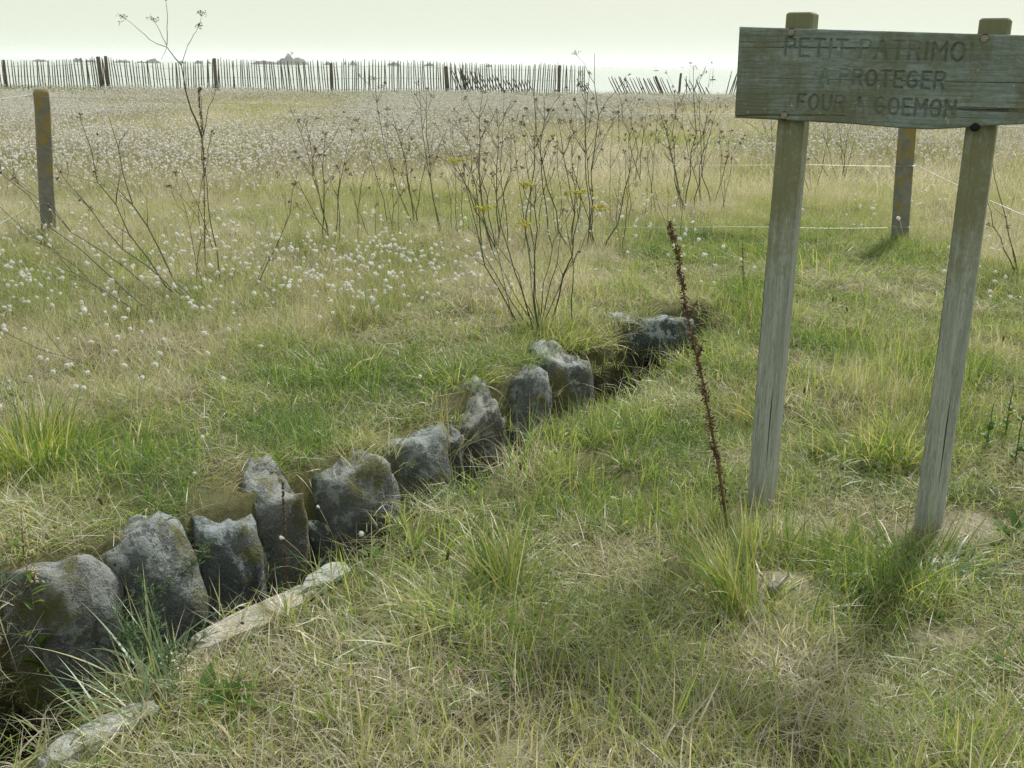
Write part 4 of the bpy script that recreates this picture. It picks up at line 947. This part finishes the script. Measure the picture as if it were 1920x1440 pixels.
fennel((1320, 390), [(1280, 210), (1345, 205), (1370, 250), (1310, 160)], 'dark fennel touching the left edge of the sign', .0048, 5, .42, .8)
fennel((1580, 350), [(1505, 250), (1570, 220), (1540, 240), (1620, 225), (1600, 215)], 'fennel seen between the sign posts beneath the board', .005, 3, .4, .2)
fennel((1530, 370), [(1500, 240), (1515, 300), (1550, 230)], 'thin fennel close to the left sign post beneath the board', .004, 2, .35, .1)
fennel((1012, 618), [(868, 300, .06), (925, 330, .03), (1090, 362, -.03), (1005, 345, .02), (1060, 400, -.04)], 'green fennel rooted beside the trench boulders with yellow umbels', 0.0052, 2, .12, .05,
       yellow=((1085, 366), (1124, 392), (850, 305), (905, 395), (985, 350), (985, 425)), depth=.35)
fennel((990, 612), [(880, 400, .05), (1055, 400, -.03), (930, 430, .03)], 'smaller green fennel behind the boulder nearest the capstone', .0042, 2, .12, .0)
fennel((1260, 470), [(1225, 330), (1285, 300), (1255, 280)], 'reddish thin fennel above the capstone', .0036, 2, .6, .2)
fennel((1930, 520), [(1850, 375, .03), (1890, 430), (1845, 260)], 'dark fennel stems at the right edge beyond the sign', .005, 2, .3, .2)
for ((bx_, by_), tips_, lab) in (((700, 430), ((672, 230), (690, 300)), 'slim fennel between the seed head clump and the tall stems'), ((745, 455), ((735, 290), (752, 330), (720, 350)), 'short wiry fennel in the middle of the white field'),
        ((868, 455), ((850, 215), (875, 300)), 'slim upright fennel left of the thicket'), ((905, 440), ((912, 205), (890, 260), (925, 290)), 'grey brown fennel among the thicket stems'),
        ((1035, 455), ((1028, 210), (1040, 280), (1015, 260)), 'fine stemmed fennel between the open forks'), ((1085, 440), ((1078, 180), (1100, 240)), 'straight fennel pair before the end of the paling'),
        ((1165, 430), ((1150, 215), (1180, 240), (1160, 290)), 'pale brown fennel right of the curved green stems'), ((1225, 410), ((1205, 225), (1238, 200), (1220, 290)), 'fennel halfway between the fence gap and the sign'),
        ((1365, 400), ((1350, 240), (1385, 260), (1372, 300)), 'small dry fennel directly left of the left sign post')):
    fennel((bx_, by_), list(tips_), lab, .0036, 4, .5, .5, depth=.3)
fennel((1460, 300), [(1420, 180), (1400, 230), (1440, 160)], 'fennel half hidden behind the left sign post', .0048, 3, .42, .7)

# ------------------------------------------------------------------ dock stalks
def dock(path, label, rad, dens, group='dry dock stalks', dry=.45, seed_r=.005):
    b = on_ground(*path[0]); e = empty('dock_stalk', b); tag(e, label, 'dock', group); bb = np.array(b); Yq = b.y
    pts = [np.zeros(3)] + [at_y(px, py, Yq + (.02 * i)) - bb for i, (px, py) in enumerate(path[1:], 1)]
    t = np.linspace(0, len(pts) - 1, 30); pts = np.stack([np.interp(t, range(len(pts)), np.array(pts)[:, k]) for k in range(3)], -1)
    build('stem', [tube(pts, np.linspace(rad, rad * .4, 30), 5)], M_BROWN, e, True, dry)
    hd = []; L = np.linalg.norm(np.diff(pts, axis=0), axis=1).sum()
    for _ in range(int(dens * L)):
        u = random.uniform(.08, 1) * 29; i = int(min(28, u)); c = pts[i] + (pts[i + 1] - pts[i]) * (u - i)
        if (math.sin(u * 2.3) + .8 * math.sin(u * 5.1 + 1) + random.gauss(0, .45)) < -.35: continue
        off = rng.normal(0, 1, 3); off /= np.linalg.norm(off); r = random.uniform(.4, 1.5) * rad * 2.1 * (1.3 - u / 45)
        V, T = ellip(c + off * r, off + rng.normal(0, .4, 3), seed_r * .62, seed_r * random.uniform(.8, 1.2), 4, 3); hd.append((V, T, {'rnd': np.full(len(V), rng.random()), 'tip': np.zeros(len(V)), 'dry': np.zeros(len(V))}))
    if rad > .004:
        for j in (6, 11, 15, 19, 23):
            a = random.uniform(0, 6.28); v = np.array([math.cos(a) * .5, math.sin(a) * .5, 1.0]); ln_ = random.uniform(.03, .07); hd.append(tube([pts[j], pts[j] + v * ln_], [rad * .4, rad * .2], 4))
            for _ in range(26):
                V, T = ellip(pts[j] + v * ln_ * random.uniform(.2, 1.05) + rng.normal(0, .004, 3), rng.normal(0, 1, 3), seed_r * .6, seed_r, 4, 3); hd.append((V, T, {'rnd': np.full(len(V), rng.random()), 'tip': np.zeros(len(V)), 'dry': np.zeros(len(V))}))
    build('seeds', hd, M_BROWN, e, False, dry)['kind'] = 'stuff'; return e
dock([(1368, 1018), (1356, 930), (1343, 850), (1330, 780), (1318, 715), (1302, 650), (1288, 590), (1279, 530), (1270, 470), (1254, 415)], 'tall rust brown dock stalk leaning left beside the left sign post', .0060, 900)
dock([(385, 520), (382, 300), (376, 215), (372, 165)], 'thin beaded dock stalk rising by the tall forked fennel', .0036, 500)
dock([(532, 1062), (533, 990), (530, 905)], 'thin rusty dock stalk in front of the tall narrow boulder', .002, 900, seed_r=.0035)
dock([(880, 895), (878, 830), (872, 760)], 'thin rusty dock stalk before the pale boulder in mid trench', .002, 800, seed_r=.0035)
dock([(272, 1240), (266, 1130), (258, 985)], 'russet feathery stalk rising in front of the second boulder', .0022, 800, seed_r=.0032)
dock([(1395, 555), (1393, 500), (1392, 455)], 'short reddish dock stalk just left of the left sign post', .003, 500)
dock([(1162, 290), (1160, 250), (1160, 195)], 'far beaded dock stalk in front of the gap in the fence', .004, 300, seed_r=.006)

# ------------------------------------------------------------------ tussocks
def tussock(px, py, n, ln, wd, spread, lean, label, dry=.25, dirn=None, m=None, name='grass_tussock', dz=0.0, pos=None, curl=.8):
    b = Vector(pos) if pos is not None else on_ground(px, py); e = empty(name, (b.x, b.y, b.z + dz)); tag(e, label, 'tussock', 'grass tussocks')
    n = int(n * 1.9); ln *= 1.2; wd *= 1.1; spread *= 1.35
    for part, k, d_ in (('green_blades', n, dry), ('dry_blades', max(8, n // 2), min(1, dry + .55))):
        a = rng.random(k) * 6.283; r = spread * np.sqrt(rng.random(k)); az = a + rng.normal(0, .5, k) if dirn is None else rng.normal(dirn, .75, k)
        V, T, A, bi = blades(k, r * np.cos(a), r * np.sin(a), -.01, az, rng.uniform(ln * .45, ln, k), rng.uniform(wd * .6, wd * 1.15, k), rng.uniform(lean[0], lean[1], k), rng.normal(curl, .35, k), 7)
        hh = height(V[:, 0] + b.x, V[:, 1] + b.y) - b.z - dz + .004 if pos is None else V[:, 2] * 0 - 9
        V[:, 2] = np.maximum(V[:, 2], hh)
        me = mesh_np(part, V, T, **{'rnd': rng.random(k)[bi], 'tip': A, 'dry': np.full(len(V), d_)}); link(part, me, m or M_TUFT, e)['kind'] = 'stuff'
PI = math.pi
tussock(940, 1118, 80, .30, .0052, .055, (.05, .75), 'bright green tussock of long upright blades in the middle foreground', .22, 2.0)
tussock(850, 1165, 55, .26, .0046, .08, (.5, 1.2), 'tussock with blades combed left beside the foreground tussock', .35, 2.9)
tussock(735, 1215, 26, .24, .006, .09, (.8, 1.3), 'sprawling bluish green blades at the left of the foreground', .35, 2.7, M_BLUE)
tussock(1385, 1170, 46, .38, .0055, .05, (.02, .55), 'tall green tussock at the foot of the dock stalk', .28, 2.2)
tussock(1450, 1165, 26, .30, .006, .05, (1.0, 1.35), 'flat spray of blades reaching right from the tall tussock', .25, .15)
tussock(1690, 1075, 70, .26, .006, .16, (.4, 1.2), 'low green tussock at the foot of the right sign post', .2, None)
tussock(1780, 1085, 26, .26, .007, .06, (.7, 1.3), 'blades fanning right below the right sign post', .15, .5, M_BLUE)
tussock(1640, 845, 150, .27, .0042, .20, (.1, 1.0), 'mounded green tussock between the two sign posts', .22)
tussock(1700, 850, 60, .26, .004, .14, (.3, 1.1), 'straw tipped tussock against the right sign post', .55)
tussock(1395, 790, 70, .25, .004, .12, (.1, .8), 'yellow green tussock just left of the left sign post', .45, 2.2)
tussock(1535, 505, 120, .30, .005, .45, (.1, .9), 'bright green patch of long grass beyond the sign posts', .25)
tussock(70, 870, 110, .36, .005, .16, (.05, .6), 'tall green tussock at the left edge of the field', .22)
tussock(865, 715, 60, .22, .0045, .10, (.2, 1.1), 'small vivid green tussock above the pale boulder', .25)
tussock(1055, 640, 60, .26, .004, .14, (.3, 1.2), 'tussock spilling over the boulders at the fennel roots', .40, -.7)
tussock(1090, 655, 36, .22, .004, .12, (.6, 1.3), 'yellowish tussock hanging into the trench before the capstone', .48, -.6)
tussock(640, 700, 50, .2, .004, .12, (.2, 1.0), 'low green tussock with dead twigs in the left field', .35)
tussock(420, 300, 130, .42, .007, .35, (.1, .7), 'isolated pale green tussock in the far white field', .45)
tussock(310, 1318, 90, .17, .0026, .09, (.6, 1.4), 'dry tussock between the two pale slabs', .6, None)
tussock(1075, 800, 60, .20, .0028, .12, (.5, 1.2), 'wispy straw tussock on the right trench edge', .65, 1.2)
tussock(1000, 880, 60, .18, .0028, .12, (.4, 1.2), 'wispy straw tussock halfway along the right trench edge', .65, 1.4)
tussock(680, 1040, 60, .20, .0028, .12, (.4, 1.2), 'wispy tussock where the slabs end', .6, 1.6)
tussock(1190, 740, 40, .20, .003, .08, (.3, 1.1), 'green tussock below the small grey stone', .35, 1.0)
def hit(px, py):
    d = ray(px, py); t = 1.6 / d[1]; st_ = .01 / d[1]
    for _ in range(900):
        p = CP + d * t
        if p[2] < hgt(p[0], p[1]): break
        t += st_
    return (p[0], p[1], hgt(p[0], p[1]))
def in_trench(px, py, z=-.55):
    p = at_z(px, py, z); return (p[0], p[1], hgt(p[0], p[1]))
tussock(0, 0, 16, .30, .0065, .06, (.3, 1.2), 'bluish long blades growing out of the trench bottom', .3, 2.4, M_BLUE, pos=hit(300, 1300), curl=.6)
tussock(0, 0, 11, .24, .006, .06, (.6, 1.4), 'bluish blades sprawling left over the lowest slab end', .3, 2.6, M_BLUE, pos=hit(240, 1345), curl=.5)
tussock(0, 0, 44, .56, .0065, .06, (.1, .8), 'green blades standing in the trench before the mossy stone', .3, 1.9, M_BLUE, pos=in_trench(420, 1290), curl=.6)
tussock(0, 0, 40, .40, .0045, .08, (.05, .7), 'mixed blades in the trench before the tall narrow boulder', .4, 1.4, pos=in_trench(620, 1150), curl=.6)
tussock(0, 0, 40, .40, .004, .08, (.05, .7), 'pale blades in the trench below the middle boulders', .6, 1.4, pos=in_trench(820, 1010), curl=.6)
tussock(0, 0, 20, .40, .006, .03, (.05, .5), 'few broad upright blades in the trench by the capstone', .2, 1.2, M_BLUE, pos=in_trench(1170, 830), curl=.3)

for px, py, lab in ((172, 1060, 'straw tuft hanging between the two nearest boulders'), (328, 1000, 'straw tuft hanging right of the second boulder'), (445, 950, 'straw tuft hanging before the tall narrow boulder'), (562, 900, 'straw tuft hanging right of the tall narrow boulder'),
                    (692, 850, 'straw tuft drooping between two rounded middle boulders'), (792, 810, 'straw tuft drooping over the brown narrow stone'), (905, 742, 'mossy straw tuft right of the pale boulder'), (1000, 690, 'straw tuft hanging between the far boulders')):
    k = int(np.argmin(np.abs(EDPX - px))); ex, ey, tx_, ty_ = EDGE[k]; bx_, by_ = ex - .10 * ty_, ey + .10 * tx_
    tussock(0, 0, random.randint(7, 14), random.uniform(.14, .26), .0026, .07, (.4, 1.7), lab, random.uniform(.5, .9), random.uniform(-1.6, .6), pos=(bx_, by_, hgt(bx_, by_) + .005), curl=1.0)
# ------------------------------------------------------------------ leafy weeds
def leaf_weed(px, py, n, ln, wd, label, dry=.2, up=.5, name='leafy_weed', pos=None, dirn=None):
    b = Vector(pos) if pos is not None else on_ground(px, py); e = empty(name, b); tag(e, label, 'weed', 'leafy weeds')
    for i in range(n):
        a = random.uniform(0, 6.28) if dirn is None else random.gauss(dirn, .8); d = (math.cos(a), math.sin(a), random.uniform(up * .5, up * 1.4))
        build('leaf', [flat_leaf((random.gauss(0, .015), random.gauss(0, .015), .015), d, ln * random.uniform(.6, 1.1), wd * random.uniform(.7, 1.1), random.uniform(.1, .5))], M_LEAF, e, True, dry + random.uniform(-.15, .25))
leaf_weed(415, 1325, 7, .13, .040, 'dark green broad dock leaves beside the pale slab', .1, .8)
leaf_weed(1895, 1010, 6, .12, .035, 'bright green broad leaves at the right edge by the post', .2, .8)
leaf_weed(705, 806, 3, .06, .05, 'two pale green round leaves above the boulder row', .45, 1.3)
leaf_weed(375, 1415, 4, .07, .03, 'small green rosette at the bottom left', .25, .5)
leaf_weed(1905, 1275, 4, .07, .035, 'small pale leaves at the lower right edge', .3, .6)
leaf_weed(1195, 692, 3, .05, .04, 'single round green leaf near the capstone', .15, 1.2)
leaf_weed(1520, 860, 6, .10, .045, 'light green crumpled leaves beside the mounded tussock', .25, .8)
leaf_weed(700, 1050, 8, .07, .02, 'bluish green rosette near the end of the slabs', .1, .8)
def upright_weed(px, py, h, nl, ln, wd, label, dry=.2, lean=(0, 0), pos=None, top=0, stem_m=None, name='upright_weed'):
    b = Vector(pos) if pos is not None else on_ground(px, py); e = empty(name, b); tag(e, label, 'weed', 'leafy weeds')
    p = zig((0, 0, -.02), (lean[0] * h, lean[1] * h, h), 10, .02, .006); build('stem', [tube(p, np.linspace(.004, .0018, 10), 5)], stem_m or M_STALK, e, True, .45)
    for i in range(nl):
        t = random.uniform(.12, .95); j = t * 9; k = int(j); c = p[k] + (p[min(9, k + 1)] - p[k]) * (j - k); a = i * 2.4 + random.gauss(0, .3); s_ = 1.15 - t * .6
        build('leaf', [flat_leaf(c, (math.cos(a), math.sin(a), random.uniform(.4, 1.2)), ln * s_ * random.uniform(.8, 1.1), wd * s_, random.uniform(.1, .6), point=.9)], M_LEAF, e, True, dry + random.uniform(-.1, .35))
    if top:
        hd = []
        for _ in range(top):
            t = random.uniform(.78, 1.04); c = p[-1] * t + rng.normal(0, 1, 3) * np.array([.012, .012, .01]); V, T = ellip(c, rng.normal(0, 1, 3), .003, .006, 4, 3); hd.append((V, T, {'rnd': np.full(len(V), rng.random()), 'tip': np.zeros(len(V)), 'dry': np.zeros(len(V))}))
        build('seed_plume', hd, M_TUFT, e, False, 1.0)['kind'] = 'stuff'
q0 = at_z(118, 1340, -.35); q0 = (q0[0], q0[1], hgt(q0[0], q0[1]))
upright_weed(0, 0, .95, 44, .11, .019, 'upright leafy weed with pale plume standing before the largest boulder', .4, (-.10, .10), pos=q0, top=90)
q0 = in_trench(430, 1300); upright_weed(0, 0, .44, 3, .04, .01, 'bare pale stalk standing in the trench', .8, (.02, .1), pos=q0)
for px, py, h in ((1850, 850, .22), (1885, 830, .26), (1905, 870, .20)): upright_weed(px, py, h, 12, .055, .035, {1850: 'small nettle like weed nearest the right sign post', 1885: 'tallest nettle like weed at the right edge', 1905: 'nettle like weed cut by the right edge of the picture'}[px], .12)
def feather(pos, h, n, label):
    e = empty('feathery_weed', pos); tag(e, label, 'weed', 'feathery weeds')
    for i in range(n):
        a = random.uniform(0, 6.28); p = zig((0, 0, 0), (math.cos(a) * h * .45, math.sin(a) * h * .4, h * random.uniform(.5, 1)), 7, .05, .02); parts = [tube(p, np.linspace(.0018, .0008, 7), 4)]
        for k in range(46):
            j = random.uniform(1.5, 5.9); i0 = int(j); c = p[i0] + (p[i0 + 1] - p[i0]) * (j - i0); v = rng.normal(0, 1, 3); v[2] = abs(v[2]) * .6; v /= np.linalg.norm(v); l2 = random.uniform(.015, .05)
            parts.append(tube([c, c + v * l2], [.0010, .0005], 3)); c2 = c + v * l2 * .6
            for _ in range(2): w2 = v + rng.normal(0, .6, 3); parts.append(tube([c2, c2 + w2 / np.linalg.norm(w2) * l2 * .5], [.0008, .0004], 3))
        build('frond', parts, M_BLUE, e, False, .2)
feather(hit(330, 1180), .34, 9, 'feathery green fennel leaves in front of the second boulder')
feather(hit(320, 1270), .26, 8, 'low feathery fennel leaves in the trench beside the slab')
# little yellow flowers
def flower(px, py, dz, label, r=.009, pos=None):
    b = on_ground(px, py + 20) if pos is None else Vector(pos); e = empty('yellow_flower', b); tag(e, label, 'flower', 'small yellow flowers')
    build('stem', [tube(zig((0, 0, 0), (random.gauss(0, .02), random.gauss(0, .02), dz), 5), .0009, 3)], M_STALK, e, True, .2); me_parts = []
    for k in range(9):
        a = k / 9 * 6.283; me_parts.append(flat_leaf((0, 0, dz), (math.cos(a), math.sin(a), .35), r, r * .5, .1, seg=2))
    build('petals', me_parts, M_YELL, e)
for px, py, lab in ((830, 598, 'yellow flower at the edge of the dense hare tail patch'), (392, 825, 'yellow flower in the short grass of the left field'), (548, 690, 'yellow flowers in the grass below the hare tail patch'),
                    (560, 575, 'yellow flower within the dense hare tail patch'), (1250, 492, 'yellow flower above the capstone'), (1880, 640, 'pale yellow flower right of the right sign post')): flower(px, py, .07, lab)
flower(0, 0, .36, 'yellow flower rising from the trench before the mossy stone', .012, pos=in_trench(470, 1290)); flower(0, 0, .40, 'small yellow flower beside the one in the trench', .009, pos=in_trench(450, 1300))
# plantain heads
for px, py, lab in ((985, 890, 'dark plantain head on the right trench bank'), (1555, 540, 'dark plantain head between the sign posts, upper one'), (1597, 565, 'dark plantain head between the sign posts, lower one'), (1873, 620, 'dark plantain head right of the right sign post'),
                    (1500, 720, 'dark plantain head beside the left sign post'), (820, 1068, 'brown plantain head lying near the foreground tussock'), (212, 945, 'round brown seed head over the second boulder')):
    b = on_ground(px, py + 70); e = empty('plantain', b); tag(e, lab, 'plantain', 'brown plantain heads'); h = random.uniform(.13, .17); p = zig((0, 0, 0), (random.gauss(0, .03), random.gauss(0, .02), h), 5); build('stem', [tube(p, .0009, 3)], M_TUFT, e, True, .7)
    V, T = ellip(p[-1] + np.array([0, 0, .008]), p[-1] - p[-2], .005, .016, 6, 5); build('seed_head', [(V, T, {'rnd': rng.random(len(V)), 'tip': np.zeros(len(V)), 'dry': np.zeros(len(V))})], M_BROWN, e, True, .3)
# dead twigs in the left field
for i, (x0, y0, x1, y1) in enumerate(((770, 690, 940, 620), (640, 730, 780, 655))):
    a, b = on_ground(x0, y0), on_ground(x1, y1); e = empty('dead_twig', a); tag(e, ('long pale dead twig lying above the boulders', 'second dead twig lying in the left field grass')[i], 'twig', 'dead twigs')
    p = zig((0, 0, .06), np.array(b - a) + np.array([0, 0, .09]), 8, .03, .02); pp = [tube(p, np.linspace(.003, .0012, 8), 4)]
    for k in (2, 4, 5): pp.append(tube([p[k], p[k] + np.array([random.uniform(-.08, .08), random.uniform(-.03, .05), .05])], [.0016, .0008], 3))
    build('twig', pp, M_TUFT, e, True, .95)

# ------------------------------------------------------------------ sea haze
hz_me = bpy.data.meshes.new('haze'); HB = (-9000, 9000, -100, 9000, -12, 40)
vv = [(x, y, z) for x in HB[0:2] for y in (-400, HB[3]) for z in HB[4:6]]
hz_me.from_pydata(vv, [], [(0, 1, 3, 2), (4, 6, 7, 5), (0, 4, 5, 1), (2, 3, 7, 6), (0, 2, 6, 4), (1, 5, 7, 3)]); hz_me.update()
m, n, l, o = mat('sea_haze'); pv = N(n, 'ShaderNodeVolumePrincipled'); pv.inputs['Color'].default_value = (.93, .97, 1.0, 1); pv.inputs['Density'].default_value = .00013; pv.inputs['Anisotropy'].default_value = .4
l.new(pv.outputs[0], o.inputs['Volume'])
tag(link('haze', hz_me, m), 'thin bright sea haze over the whole coast', 'haze', kind='stuff')
